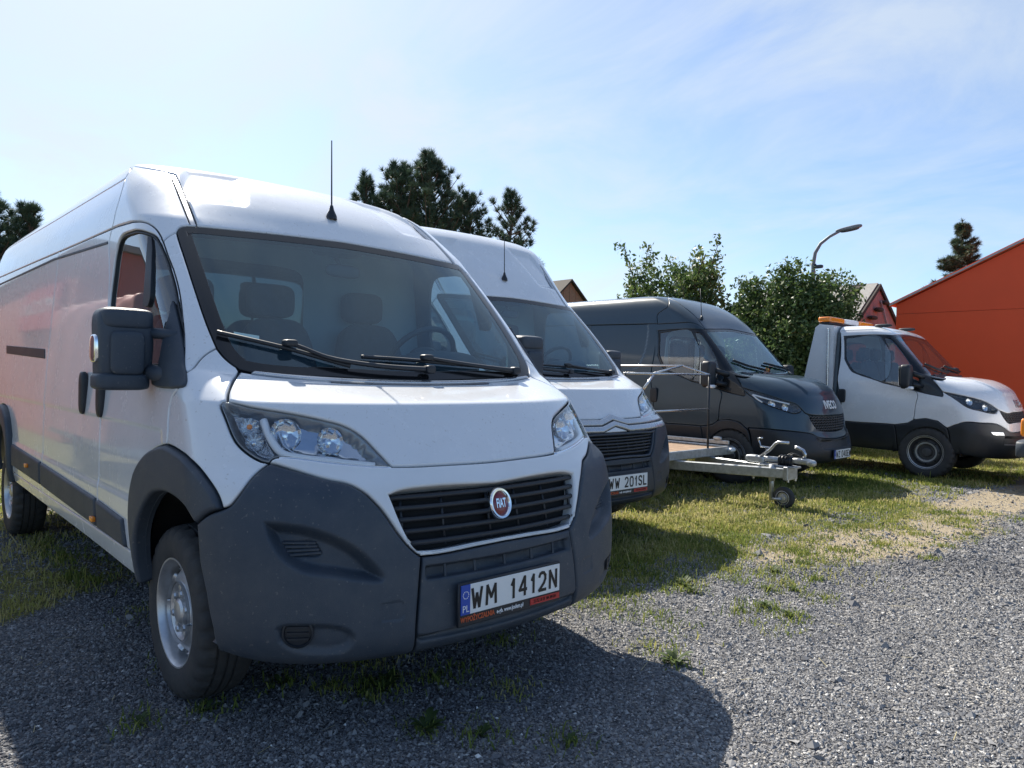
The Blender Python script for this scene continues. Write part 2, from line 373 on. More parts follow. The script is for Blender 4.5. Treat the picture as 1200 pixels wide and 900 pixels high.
# ---------------------------------------------------------------- panels cut from a body surface
def smooth_curve(P, k=4):
    P = np.asarray(P, float)
    if len(P) < 3: return P
    A = np.concatenate([[2*P[0]-P[1]], P, [2*P[-1]-P[-2]]]); out = []
    t = (np.arange(k)/k)[:, None]
    for i in range(1, len(A)-2):
        p0, p1, p2, p3 = A[i-1], A[i], A[i+1], A[i+2]
        d0, d1, d2 = (np.linalg.norm(b-a)**.5 + 1e-9 for a, b in ((p0, p1), (p1, p2), (p2, p3)))
        m1 = (p2-p1) + d1*((p1-p0)/d0 - (p2-p0)/(d0+d1)); m2 = (p2-p1) + d1*((p3-p2)/d2 - (p3-p1)/(d1+d2))
        out.append((2*t**3-3*t**2+1)*p1 + (t**3-2*t**2+t)*m1 + (-2*t**3+3*t**2)*p2 + (t**3-t**2)*m2)
    return np.concatenate(out + [P[-1:]])
def resample(S, C, ds):
    C = np.asarray(C, float); X = S.ev(C[:, 0], C[:, 1]); L = np.concatenate([[0], np.cumsum(np.linalg.norm(np.diff(X, axis=0), axis=1))])
    n = max(1, int(math.ceil(L[-1]/ds))); q = np.linspace(0, L[-1], n+1)
    return np.stack([np.interp(q, L, C[:, 0]), np.interp(q, L, C[:, 1])], -1)
def chain(S, D, names, ds=.015, sym=False, smooth=True):
    out = []
    for nm in names:
        if isinstance(nm, str):
            rev = nm[0] == '-'; C = np.array(D[nm.lstrip('-')], float); C = smooth_curve(C) if smooth else C
            if rev: C = C[::-1]
        else: C = np.array(nm, float)
        if len(C) > 1: C = resample(S, C, ds)
        if out and np.linalg.norm(out[-1][-1]-C[0]) < .02: C = C[1:]
        if len(C): out.append(C)
    P = np.concatenate(out)
    if sym:
        Q = P[::-1]*[-1, 1]; Q = Q[1:] if abs(P[-1, 0]) < 1e-3 else Q
        P = np.concatenate([P, Q[:-1] if abs(P[0, 0]) < 1e-3 else Q])
    if np.linalg.norm(P[0]-P[-1]) < .004: P = P[:-1]
    return P
def area2(P): x, y = P[:, 0], P[:, 1]; return .5*np.sum(x*np.roll(y, -1) - np.roll(x, -1)*y)
def inpoly(Q, P):
    x, y = Q[:, 0][:, None], Q[:, 1][:, None]; x1, y1 = P[:, 0], P[:, 1]; x2, y2 = np.roll(x1, -1), np.roll(y1, -1)
    c = ((y1 > y) != (y2 > y)) & (x < (x2-x1)*(y-y1)/(y2-y1+1e-30) + x1)
    return c.sum(1) % 2 == 1
def segdist(Q, P):
    A = P; B = np.roll(P, -1, axis=0); d = B-A; l2 = (d**2).sum(1)+1e-18; out = np.full(len(Q), 1e9)
    for i in range(0, len(Q), 4000):
        q = Q[i:i+4000]; w = q[:, None]-A[None]; t = np.clip((w*d).sum(2)/l2, 0, 1)
        out[i:i+4000] = np.sqrt((((w-t[..., None]*d)**2).sum(2)).min(1))
    return out
def inset(S, P, d):
    """move a closed loop inward by d metres on the surface; returns (loop, outward 3-D directions)"""
    if area2(P) < 0: sg = -1
    else: sg = 1
    X = S.ev(P[:, 0], P[:, 1]); Su, St, n = S.frame(P[:, 0], P[:, 1])
    e = np.roll(X, -1, axis=0)-X; e /= np.linalg.norm(e, axis=1, keepdims=True)+1e-12
    inn = -np.cross(n, e)*sg; inp = -np.cross(n, np.roll(e, 1, axis=0))*sg
    v = inn+inp; v /= np.linalg.norm(v, axis=1, keepdims=True)+1e-12
    k = 1/np.clip((v*inn).sum(1), .5, 1); mv = v*(k*d)[:, None]
    a, b, c = (Su*Su).sum(1), (Su*St).sum(1), (St*St).sum(1); p, q = (Su*mv).sum(1), (St*mv).sum(1); D = a*c-b*b+1e-12
    return P+np.stack([(c*p-b*q)/D, (a*q-b*p)/D], -1), -v
def panel(S, P, holes=(), off=0., r=.006, gap=.0025, step=.03, depth=.018, recess=(), fine=(), flip=False, flange=True):
    """One sheet-metal panel: the loop P (in surface coordinates) less its holes, edges rolled with radius r
    and turned inwards.  recess: (loop, depth, width) pressed into it."""
    def dis(uv):
        d = np.full(len(uv), off)
        for L, dp, w in recess:
            i = inpoly(uv, L)
            if i.any(): q = np.clip(segdist(uv[i], L)/w, 0, 1); d[i] -= dp*q*q*(3-2*q)
        return d
    def F(uv):
        _, _, n = S.frame(uv[:, 0], uv[:, 1]); return S.ev(uv[:, 0], uv[:, 1])+n*dis(uv)[:, None]
    pts, edges, info, rings0 = [], [], [], []
    def ring(L, e, out, sgn):
        b = len(pts); k = len(L); pts.extend(L.tolist()); edges.extend([(b+i, b+(i+1) % k) for i in range(k)])
        info.extend([(e, o) for o in out]); return b, k
    for j, L in enumerate([P]+list(holes)):
        s = 1 if j == 0 else -1
        for e in ((0, .35, 1.) if r > 0 else (0,)):
            Q, o = inset(S, L, s*(gap+e*r)); o = o*s
            b, k = ring(Q, e, o, s)
            if e == 0: rings0.append((b, k, Q))
    R0 = [np.array(q[2]) for q in rings0]
    lo, hi = P.min(0), P.max(0)
    st = step if isinstance(step, (tuple, list)) else (step, step)
    def grid(lo, hi, st):
        nu, nv = max(1, int((hi[0]-lo[0])/st[0])), max(1, int((hi[1]-lo[1])/st[1]))
        g = np.stack(np.meshgrid((np.arange(nu)+.5)*(hi[0]-lo[0])/nu+lo[0], (np.arange(nv)+.5)*(hi[1]-lo[1])/nv+lo[1]), -1).reshape(-1, 2); return g
    G = grid(lo, hi, st)
    for L, f in fine:
        m = inpoly(G, L); G = np.concatenate([G[~m], (lambda g: g[inpoly(g, L)])(grid(L.min(0), L.max(0), (f, f)))])
    m = inpoly(G, R0[0]); G = G[m]
    for h in R0[1:]: G = G[~inpoly(G, h)]
    if len(G):
        d = np.full(len(G), 1e9)
        for h in R0: d = np.minimum(d, segdist(G, h))
        G = G[d > r+.006]
    nb = len(pts); allp = [Vector(p) for p in pts]+[Vector(p) for p in G.tolist()]
    vs, es, fs, ov, oe, of = delaunay_2d_cdt(allp, edges, [], 0, 1e-6)
    uv = np.array([tuple(v) for v in vs]); tri = np.array([f for f in fs if len(f) == 3])
    cen = uv[tri].mean(1); keep = inpoly(cen, R0[0])
    for h in R0[1:]: keep &= ~inpoly(cen, h)
    tri = tri[keep]
    _, _, n0 = S.frame(uv[:, 0], uv[:, 1]); X = F(uv); h = .004
    a = F(uv+[h, 0])-F(uv-[h, 0]); c = F(uv+[0, h])-F(uv-[0, h]); N = np.cross(c, a); N /= np.linalg.norm(N, axis=1, keepdims=True)+1e-12
    i2o = {}
    for i, o in enumerate(ov):
        o = [k for k in o if k < nb]
        if o:
            e, out = info[o[0]]
            for k in o: i2o[k] = i
            if r > 0 and e < 1:
                q = 1-e; X[i] -= n0[i]*r*(1-math.sqrt(max(0, 1-q*q))); N[i] = N[i]*math.sqrt(max(0, 1-q*q))+out*q
                N[i] /= np.linalg.norm(N[i])
    V, NN, FF = X, N, tri[:, ::-1].tolist()
    if flange:
        V, NN = list(V), list(NN)
        for b, k, Q in rings0:
            base = len(V); ids = [i2o.get(b+i) for i in range(k)]
            for i in range(k):
                q = ids[i]; q = 0 if q is None else q
                V.append(X[q]-n0[q]*depth); NN.append(NN[q])
            for i in range(k):
                j = (i+1) % k
                if ids[i] is None or ids[j] is None: continue
                A, B = ids[i], ids[j]; a2, b2 = base+i, base+j
                nrm = np.cross(X[B]-X[A], V[a2]-X[A]); f = (A, B, b2, a2)
                FF.append(f if nrm @ NN[A] > 0 else f[::-1])
        V, NN = np.array(V), np.array(NN)
    return [np.array(V), FF, np.array(NN)]
def mirror(p): V, F, N = p; return [V*[1, -1, 1], [tuple(f)[::-1] for f in F], N*[1, -1, 1]]
def panels_mesh(name, ps):
    V = np.concatenate([p[0] for p in ps]); N = np.concatenate([p[2] for p in ps]); F, n = [], 0
    for p in ps: F += [tuple(i+n for i in f) for f in p[1]]; n += len(p[0])
    return np_mesh(name, V, F, N)
# t, xc, zc, xk, yk, zk, h1, h2, zr, yr [, sharp]
DUC_ROWS = [
 (0.00, .82, .29, .40, .93, .33, .80, .28, .42, .97),
 (0.10, .945, .335, .40, .975, .38, .80, .29, .45, .99),
 (0.17, .965, .40, .40, .995, .45, .80, .31, .48, 1.00),
 (0.27, .960, .49, .40, 1.008, .54, .80, .31, .57, 1.02),
 (0.45, .938, .66, .40, 1.018, .71, .80, .30, .73, 1.025),
 (0.68, .880, .89, .38, 1.020, .92, .77, .28, .93, 1.025),
 (0.78, .830, .965, .34, 1.016, 1.01, .71, .23, 1.01, 1.022),
 (1.04, .665, 1.205, .22, 1.000, 1.21, .67, .22, 1.22, 1.015, 1),
 (1.40, .315, 1.275, -.06, .990, 1.35, .83, .33, 1.36, 1.005, 1),
 (1.80, -.025, 1.65, -.33, .965, 1.68, .82, .28, 1.68, .985),
 (2.30, -.372, 2.02, -.68, .940, 2.03, .80, .24, 2.02, .955, 1),
 (2.46, -.490, 2.140, -.82, .925, 2.13, .79, .22, 2.12, .935),
 (2.72, -.745, 2.305, -.98, .885, 2.26, .79, .20, 2.25, .90),
 (2.98, -1.03, 2.415, -1.18, .825, 2.375, .77, .15, 2.38, .85),
 (3.20, -1.32, 2.475, -1.40, .73, 2.455, .75, .10, 2.455, .77),
 (3.48, -1.70, 2.510, -1.72, .48, 2.500, .70, .06, 2.50, .52),
 (3.96, -2.20, 2.520, -2.20, .01, 2.520, .70, .02, 2.52, .01),
]
DAI_ROWS = [
 (0.00, .89, .30, .42, .88, .32, .80, .25, .32, .93),
 (0.10, .995, .345, .42, .925, .37, .80, .28, .39, .96),
 (0.22, 1.025, .44, .42, .955, .47, .80, .30, .46, .98),
 (0.42, .985, .58, .42, .975, .63, .80, .30, .63, 1.00),
 (0.55, .935, .70, .40, .985, .74, .80, .28, .74, 1.00),
 (0.78, .910, .92, .36, .985, .95, .78, .24, .95, 1.00),
 (0.98, .845, 1.11, .27, .975, 1.10, .76, .24, 1.13, .995),
 (1.14, .730, 1.255, .14, .965, 1.20, .76, .26, 1.22, .99),
 (1.36, .50, 1.362, -.02, .955, 1.32, .78, .24, 1.32, .985),
 (1.82, .055, 1.405, -.30, .935, 1.46, .90, .32, 1.46, .975, 1),
 (2.20, -.215, 1.70, -.50, .895, 1.72, .86, .30, 1.72, .955),
 (2.62, -.535, 2.045, -.76, .845, 2.05, .86, .27, 2.04, .915, 1),
 (2.78, -.640, 2.185, -.88, .825, 2.16, .84, .25, 2.14, .90),
 (3.06, -.870, 2.37, -1.06, .795, 2.30, .80, .22, 2.28, .87),
 (3.28, -1.10, 2.475, -1.22, .755, 2.41, .78, .16, 2.40, .83),
 (3.48, -1.36, 2.53, -1.42, .68, 2.495, .75, .10, 2.48, .75),
 (3.78, -1.75, 2.555, -1.78, .40, 2.545, .70, .06, 2.54, .44),
 (4.18, -2.10, 2.56, -2.10, .01, 2.56, .70, .02, 2.56, .01),
]
DUC_HIGH = DUC_ROWS[:11] + [
 (2.46, -.470, 2.165, -.78, .930, 2.150, .80, .22, 2.14, .94),
 (2.80, -.690, 2.430, -.93, .895, 2.395, .80, .19, 2.38, .90),
 (3.00, -.845, 2.590, -1.02, .860, 2.555, .79, .16, 2.54, .87),
 (3.12, -.980, 2.660, -1.12, .810, 2.635, .77, .12, 2.63, .82),
 (3.26, -1.25, 2.705, -1.32, .700, 2.690, .75, .08, 2.69, .72),
 (3.55, -1.70, 2.740, -1.72, .440, 2.735, .70, .05, 2.74, .46),
 (3.96, -2.20, 2.755, -2.20, .010, 2.755, .70, .02, 2.755, .01),
]
DUC = {
 'ws_top_a': [(0.0,2.28),(0.124,2.273),(0.245,2.265),(0.481,2.248),(0.669,2.24)],
 'ws_top_b': [(0.669,2.24),(0.733,2.236)],
 'ws_side_a': [(0.733,2.236),(0.793,2.219),(0.834,2.174)],
 'ws_side_b': [(0.834,2.174),(0.836,2.122),(0.831,1.993),(0.822,1.808),(0.806,1.651),(0.793,1.582),(0.773,1.507)],
 'ws_side_c': [(0.773,1.507),(0.741,1.468),(0.705,1.442),(0.668,1.423)],
 'ws_bot': [(0.668,1.423),(0.602,1.417),(0.512,1.413),(0.369,1.416),(0.3,1.425),(0.0,1.42)],
 'hood_rear': [(0.0,1.375),(0.3,1.38),(0.191,1.395),(0.358,1.403),(0.515,1.404),(0.675,1.413)],
 'hood_side': [(0.675,1.413),(0.747,1.333),(0.829,1.232),(0.894,1.147),(0.953,1.051)],
 'hl_top': [(0.953,1.051),(0.891,1.034),(0.833,1.021),(0.663,0.998),(0.54,0.974),(0.455,0.949),(0.405,0.912),(0.362,0.85),(0.324,0.788)],
 'hood_low': [(0.324,0.788),(0.263,0.786),(0.149,0.787),(0.0,0.785)],
 'hl_out': [(0.953,1.051),(0.987,1.041),(1.002,1.025),(0.982,0.969),(0.943,0.875),(0.882,0.827),(0.823,0.802),(0.784,0.795)],
 'hl_low': [(0.784,0.795),(0.765,0.813),(0.736,0.82),(0.655,0.819),(0.535,0.806),(0.4,0.793),(0.324,0.788)],
 'fr_out_a': [(0.779,0.795),(0.68,0.772),(0.558,0.739),(0.471,0.718),(0.417,0.68),(0.397,0.656)],
 'fr_out_b': [(0.397,0.656),(0.368,0.618),(0.314,0.525),(0.276,0.472),(0.253,0.45)],
 'g2_top': [(0.397,0.656),(0.313,0.651),(0.196,0.658),(0.0,0.66)],
 'g2_mid': [(0.0,0.726),(0.203,0.723),(0.458,0.701)],
 'fr_bot': [(0.253,0.45),(0.197,0.45),(0.094,0.457),(0.0,0.461)],
 'gr': [(0.0,0.681),(0.163,0.693),(0.294,0.686),(0.338,0.67)],
 'gr_side': [(0.338,0.67),(0.311,0.578),(0.278,0.495),(0.264,0.474)],
 'gr_bot': [(0.264,0.474),(0.196,0.47),(0.092,0.477),(0.0,0.479)],
 'bp_fend': [(0.779,0.795),(0.859,0.743),(0.953,0.663),(1.004,0.626),(1.059,0.61)],
 'bp_arch': [(1.059,0.61),(1.165,0.584),(1.277,0.538)],
 'bp_wheel': [(1.277,0.538),(1.256,0.403),(1.209,0.294),(1.189,0.162),(1.211,0.044),(1.316,-0.125)],
 'split': [(0.253,0.45),(0.268,0.334),(0.284,0.184),(0.288,0.131)],
 'pocket': [(0.826,0.586),(0.785,0.586),(0.721,0.584),(0.627,0.573),(0.533,0.545),(0.466,0.51),(0.409,0.458),(0.369,0.391),(0.381,0.371),(0.445,0.376),(0.532,0.394),(0.672,0.416),(0.76,0.466),(0.808,0.53)],
 'vent': [(0.752,0.518),(0.67,0.523),(0.605,0.521),(0.577,0.476),(0.598,0.463),(0.715,0.461)],
 'towcap': [(0.393,0.298),(0.322,0.297),(0.325,0.229),(0.397,0.229)],
 'lowpocket': [(0.798,0.217),(0.741,0.237),(0.529,0.228),(0.484,0.195),(0.481,0.159),(0.536,0.119),(0.741,0.131),(0.792,0.16)],
 'fog': [(0.7,0.195)],
 'slot': [(0.244,0.416),(0.0,0.413),(0.0,0.363),(0.242,0.361)],
 'lowslot': [(0.286,0.154),(0.0,0.17),(0.0,0.128),(0.284,0.126)],
 'door_top': [(1.746,2.288),(1.652,2.286),(1.546,2.277),(1.355,2.261),(1.177,2.249),(1.087,2.23),(1.022,2.191),(0.993,2.139),(0.984,2.095)],
 'door_front_a': [(0.984,2.095),(0.975,1.994),(0.96,1.911),(0.957,1.771),(0.987,1.628),(1.02,1.514),(1.123,1.314)],
 'door_front_b': [(1.123,1.314),(1.275,1.175),(1.435,1.087),(1.508,1.007),(1.534,0.941),(1.554,0.87),(1.576,0.811)],
 'door_arch': [(1.576,0.811),(1.711,0.78),(1.838,0.725),(1.933,0.657),(1.993,0.561),(2.015,0.461),(2.009,0.338),(2.005,0.263)],
 'bseam': [(1.746,2.288),(1.827,2.212),(1.974,1.854),(2.143,1.519),(2.391,1.026),(2.463,0.768),(2.492,0.545),(2.495,0.254)],
 'win': [(2.133,1.423),(2.073,1.578),(1.984,1.761),(1.873,1.926),(1.75,2.086),(1.636,2.174),(1.451,2.178),(1.178,2.149),(1.081,2.119),(1.034,1.994),(1.015,1.829),(1.022,1.711),(1.022,1.574),(0.961,1.444),(1.39,1.396),(1.813,1.396)],
 'fender_seam': [(0.984,2.095),(0.93,2.129),(0.882,2.154),(0.834,2.174)],
 'fender_low': [(1.123,1.314),(1.036,1.362),(0.925,1.436),(0.846,1.477),(0.773,1.507)],
 'up_seam': [(1.418,2.793),(1.512,2.532),(1.638,2.392),(1.746,2.288)],
 'gutter': [(1.418,2.793),(2.411,2.845),(3.573,2.887),(5.976,2.992)],
 'up_low': [(1.746,2.288),(2.765,2.317),(3.899,2.358),(5.978,2.426)],
 'recess_top': [(1.868,2.206),(3.178,2.284),(5.84,2.316)],
 'ditch': [(0.666,2.249),(0.675,2.409),(0.682,2.604),(0.692,2.808)],
 'arch_out': [(1.059,0.61),(1.088,0.657),(1.161,0.71),(1.253,0.753),(1.431,0.791),(1.501,0.804),(1.576,0.811)],
 'arch_out2': [(1.576,0.811),(1.711,0.78),(1.838,0.725),(1.933,0.657),(1.993,0.561),(2.015,0.461),(2.009,0.338),(1.994,0.234),(1.986,0.143)],
 'arch_in': [(1.277,0.538),(1.39,0.583),(1.484,0.606),(1.599,0.611),(1.696,0.594),(1.772,0.559),(1.863,0.479),(1.931,0.37),(1.955,0.248),(1.956,0.129)],
 'mould_top': [(3.622,0.459),(2.991,0.435),(2.531,0.427),(2.093,0.411)],
 'mould_bot': [(3.622,0.301),(2.727,0.272),(2.387,0.262),(2.066,0.261)],
 'sill': [(4.04,0.23),(2.764,0.196),(2.341,0.161),(1.986,0.147)],
 'handle': [(2.36,1.032)],
 'handle2': [(2.672,1.029)],
 'marker': [(2.512,0.321)],
 'marker2': [(3.96,0.389)],
 'pad': [(0.612,2.449),(0.572,2.41),(0.252,2.426),(0.237,2.431),(0.15,3.0),(0.619,2.787)],
 'antenna': [(-0.003,2.457)],
 'sidehandle': [(4.88,1.556),(3.493,1.502),(3.492,1.423),(4.86,1.475)],
 'bot': [(2.495,0.26),(2.005,0.263)],
 'roof_x': [(1.418,2.793),(1.242,2.964),(1.55,3.13)],
 'slide_rear': [(3.034,2.344),(3.367,1.576),(3.625,0.768),(3.649,0.249)],
 'tail': [(5.978,2.426),(5.981,1.572),(5.983,0.644),(5.983,0.127)],
 'tail_top': [(5.976,2.992),(5.978,2.426)],
 'rear_arch': [(4.586,0.165),(4.577,0.333),(4.602,0.533),(4.699,0.706),(4.879,0.792),(5.121,0.78),(5.299,0.669),(5.387,0.485),(5.404,0.305),(5.395,0.133)],
 'rear_arch_in': [(4.654,0.164),(4.646,0.31),(4.68,0.466),(4.772,0.578),(4.924,0.623),(5.104,0.611),(5.233,0.531),(5.31,0.395),(5.327,0.261),(5.327,0.134)],
 'sill_low': [(4.586,0.165),(3.615,0.158),(2.763,0.158),(1.988,0.144)],
 'sill_top': [(4.569,0.251),(3.649,0.254),(2.495,0.26),(2.005,0.263)],
 'm1': [(2.107,0.401),(2.482,0.425),(2.482,0.276),(2.081,0.268)],
 'm2': [(2.507,0.427),(3.632,0.462),(3.632,0.304),(2.507,0.276)],
 'm3': [(3.657,0.464),(4.535,0.489),(4.535,0.311),(3.657,0.305)],
 'm4': [(5.455,0.507),(5.957,0.518),(5.957,0.326),(5.455,0.316)],
 'w1': [(0.75,1.569),(0.545,1.548),(0.386,1.522),(0.199,1.468)],
 'a1': [(0.408,1.539),(0.361,1.524),(0.281,1.489),(0.111,1.462),(-0.052,1.451)],
 'w2': [(0.145,1.514),(0.012,1.51),(-0.135,1.496),(-0.335,1.474),(-0.561,1.439)],
 'a2': [(-0.065,1.509),(-0.134,1.494),(-0.281,1.466),(-0.489,1.434)],
 'stick': [(0.643,1.593),(0.517,1.586),(0.525,1.562),(0.651,1.568)],
 'sail': [(1.029,1.715),(1.022,1.574),(1.043,1.434),(1.181,1.182),(1.342,1.14),(1.61,1.156),(1.317,1.453),(1.13,1.624)],
 'divider': [(1.17,2.143),(1.102,2.132),(1.444,1.687),(1.518,1.692)],
 'h_tray': [(0.743,0.983),(0.641,0.998),(0.512,0.972),(0.438,0.946),(0.388,0.894),(0.345,0.812),(0.522,0.837),(0.668,0.849),(0.716,0.881)],
 'h_tray2': [(0.951,0.996),(0.876,0.994),(0.802,0.982),(0.778,0.895),(0.753,0.832),(0.828,0.828),(0.884,0.873),(0.928,0.934)],
 'h_drl': [(0.783,0.975),(0.762,0.896),(0.722,0.844),(0.671,0.832),(0.531,0.818),(0.376,0.802)],
 'h_bowl1': [(0.691,0.923)],
 'h_bowl2': [(0.517,0.9)],
 'h_ind': [(0.859,0.944)],
 'h_ind2': [(0.844,0.882)],
 'h_mid': [(0.596,0.945)],
}
DAI = {
 'ws_top': [(0.0,2.626),(0.129,2.616),(0.402,2.593),(0.748,2.574)],
 'ws_side': [(0.748,2.574),(0.877,2.534),(0.883,2.408),(0.869,2.013),(0.924,1.775)],
 'ws_bot': [(0.924,1.775),(1.02,1.621),(0.926,1.555),(0.703,1.525),(0.0,1.86)],
 'hood_rear': [(0.0,1.8),(0.3,1.8),(0.934,1.438),(1.099,1.496)],
 'hl3_top': [(1.293,1.2),(1.035,1.083),(0.767,0.97),(0.582,0.91),(0.521,0.847)],
 'hl3_low': [(0.521,0.847),(0.555,0.806),(0.671,0.783),(0.922,0.84),(1.091,0.891),(1.242,0.978),(1.31,1.071),(1.293,1.2)],
 'hood_low': [(0.521,0.847),(0.48,0.797),(0.428,0.776),(0.274,0.761),(0.0,0.759)],
 'gr_side': [(0.428,0.776),(0.384,0.689),(0.302,0.58)],
 'gr_bot': [(0.302,0.58),(0.194,0.561),(0.0,0.55)],
 'sp_low': [(1.514,0.551),(1.161,0.549),(0.773,0.549),(0.411,0.525),(0.307,0.482),(0.0,0.457)],
 'intake': [(0.0,0.441),(0.347,0.465),(0.389,0.481),(0.301,0.289),(0.0,0.278)],
 'ditch3': [(0.748,2.574),(0.735,2.778),(0.76,3.059),(0.659,3.394)],
 'antenna': [(0.599,2.753)],
 'drl1': [(1.24,1.063),(1.228,0.993),(1.157,0.929)],
 'drl2': [(1.222,1.063),(0.976,0.982),(0.686,0.914)],
 'bl1': [(0.994,0.907)],
 'bl2': [(0.78,0.863)],
 'hood_side': [(1.067,1.53),(1.203,1.311),(1.303,1.144)],
 'hl4_top': [(1.303,1.144),(1.026,1.063),(0.694,0.948),(0.535,0.835)],
 'hl4_low': [(0.535,0.835),(0.607,0.776),(0.891,0.802),(1.122,0.853),(1.232,0.97),(1.303,1.144)],
 'bl3': [(1.002,0.951)],
 'bl4': [(0.766,0.86)],
 'green_top': [(1.904,2.556),(1.61,2.57),(1.237,2.568),(0.762,2.57)],
 'green_front': [(0.762,2.57),(0.784,2.312),(0.799,2.008),(1.067,1.53)],
 'green_low': [(1.328,1.125),(1.437,1.031),(1.554,1.078),(1.656,1.148),(1.94,1.323),(2.07,1.621),(2.127,1.884),(2.115,2.109),(1.904,2.556)],
 'glass_r': [(1.891,2.514),(1.317,2.527),(1.922,1.396),(2.011,1.7),(2.085,1.913),(2.079,2.12)],
 'glass_q': [(1.222,2.507),(1.013,2.477),(1.047,2.157),(1.144,1.944),(1.664,1.207),(1.895,1.367)],
 'door_top': [(1.891,2.681),(1.53,2.687),(0.975,2.672),(0.762,2.57)],
 'door_rear': [(1.891,2.681),(2.145,2.172),(2.617,1.134),(2.772,0.544)],
 'door_fr': [(1.651,1.129),(1.816,0.846),(1.869,0.635)],
 'low_line': [(2.772,0.544),(2.53,0.533),(2.183,0.533),(2.097,0.527)],
 'arch_o': [(2.097,0.527),(1.943,0.564),(1.87,0.62),(1.734,0.646),(1.608,0.615),(1.523,0.519)],
 'arch_i': [(1.486,0.105),(1.507,0.287),(1.596,0.459),(1.734,0.511),(1.891,0.452),(2.014,0.279),(2.084,-0.024),(2.074,0.041)],
 'bp_top': [(1.523,0.519),(1.424,0.579),(1.248,0.623),(0.932,0.629),(0.631,0.627),(0.461,0.571),(0.363,0.522),(0.0,0.529)],
 'gr4_top': [(-0.0,0.801),(0.203,0.799),(0.357,0.783),(0.52,0.829)],
 'gr4_low': [(0.52,0.829),(0.465,0.727),(0.368,0.646),(0.199,0.653),(-0.0,0.655)],
 'fog4': [(0.816,0.509),(0.55,0.516),(0.559,0.455),(0.8,0.454)],
 'handle': [(2.653,0.982)],
 'rear_arch': [(4.4,0.093),(4.418,0.385),(4.523,0.595),(4.78,0.682),(5.044,0.595),(5.161,0.385),(5.179,0.087)],
 'up_low3': [(1.835,2.691),(3.838,2.748),(5.943,2.798)],
 'tailt3': [(5.933,3.517),(5.943,2.798)],
 'tail3': [(5.943,2.798),(5.955,1.101),(5.957,0.544)],
 'bs3': [(1.835,2.691),(2.145,2.172),(2.617,1.134),(2.772,0.544)],
 'up3': [(1.835,2.691),(1.656,2.956),(0.659,3.394)],
 'rail3': [(0.659,3.394),(3.484,3.486),(5.933,3.517)],
 'sill3': [(2.772,0.544),(4.438,0.544)],
 'panel3': [(1.991,2.725),(3.13,2.764),(3.394,1.795),(2.593,1.81),(2.353,2.102),(2.062,2.574)],
}
# ---------------------------------------------------------------- the tall white cargo vans
SD = Surf(DUC_ROWS, -5.0); SDH = Surf(DUC_HIGH, -5.0)
def sp(S, uv, off=0.):
    uv = np.atleast_2d(np.array(uv, float)); _, _, n = S.frame(uv[:, 0], uv[:, 1]); return S.ev(uv[:, 0], uv[:, 1])+n*off
def on_curve(S, C, off, n=24, sm=True):
    C = smooth_curve(C) if sm else np.array(C, float); return sp(S, resample(S, C, .02), off)
class LatheSurf:
    """a turned surface for wheel discs with holes; u is arc length at radius R0, t runs along the profile"""
    def __init__(s, prof, R0):
        P = np.array(prof, float); L = np.concatenate([[0], np.cumsum(np.linalg.norm(np.diff(P, axis=0), axis=1))])
        s.T = np.linspace(0, L[-1], 200); s.r = pchip(L, P[:, 0], s.T); s.h = pchip(L, P[:, 1], s.T); s.R0 = R0; s.len = L[-1]
    def ev(s, u, t):
        a = np.asarray(u, float)/s.R0; r = np.interp(t, s.T, s.r); h = np.interp(t, s.T, s.h)
        return np.stack(np.broadcast_arrays(r*np.cos(a), h, r*np.sin(a)), -1)
    frame = Surf.frame
TYRE_PROF = [(.203, -.080), (.212, -.098), (.225, -.106), (.255, -.112), (.29, -.1125), (.318, -.106), (.333, -.094), (.341, -.078), (.344, -.056),
             (.336, -.053), (.336, -.046), (.3455, -.043), (.3465, -.016), (.338, -.013), (.338, -.006), (.3465, -.003), (.3465, .018), (.338, .021), (.338, .028),
             (.3455, .031), (.344, .060), (.341, .078), (.333, .094), (.318, .106), (.29, .1125), (.255, .112), (.225, .106), (.203, .080)]
def tyre_mesh(k=1.0):
    m = MB()
    def mod(j, a):
        r0, h = TYRE_PROF[j]; h = abs(h)
        if r0 < .315: return 0
        return -.011 if (.070 < h < .108 and a % 6 in (0, 1)) else (-.006 if (.02 < h < .062 and a % 6 == 3) else 0)
    m.lathe([(r*k, h) for r, h in TYRE_PROF], n=168, mod=mod); return m.mesh('tyre', 35)
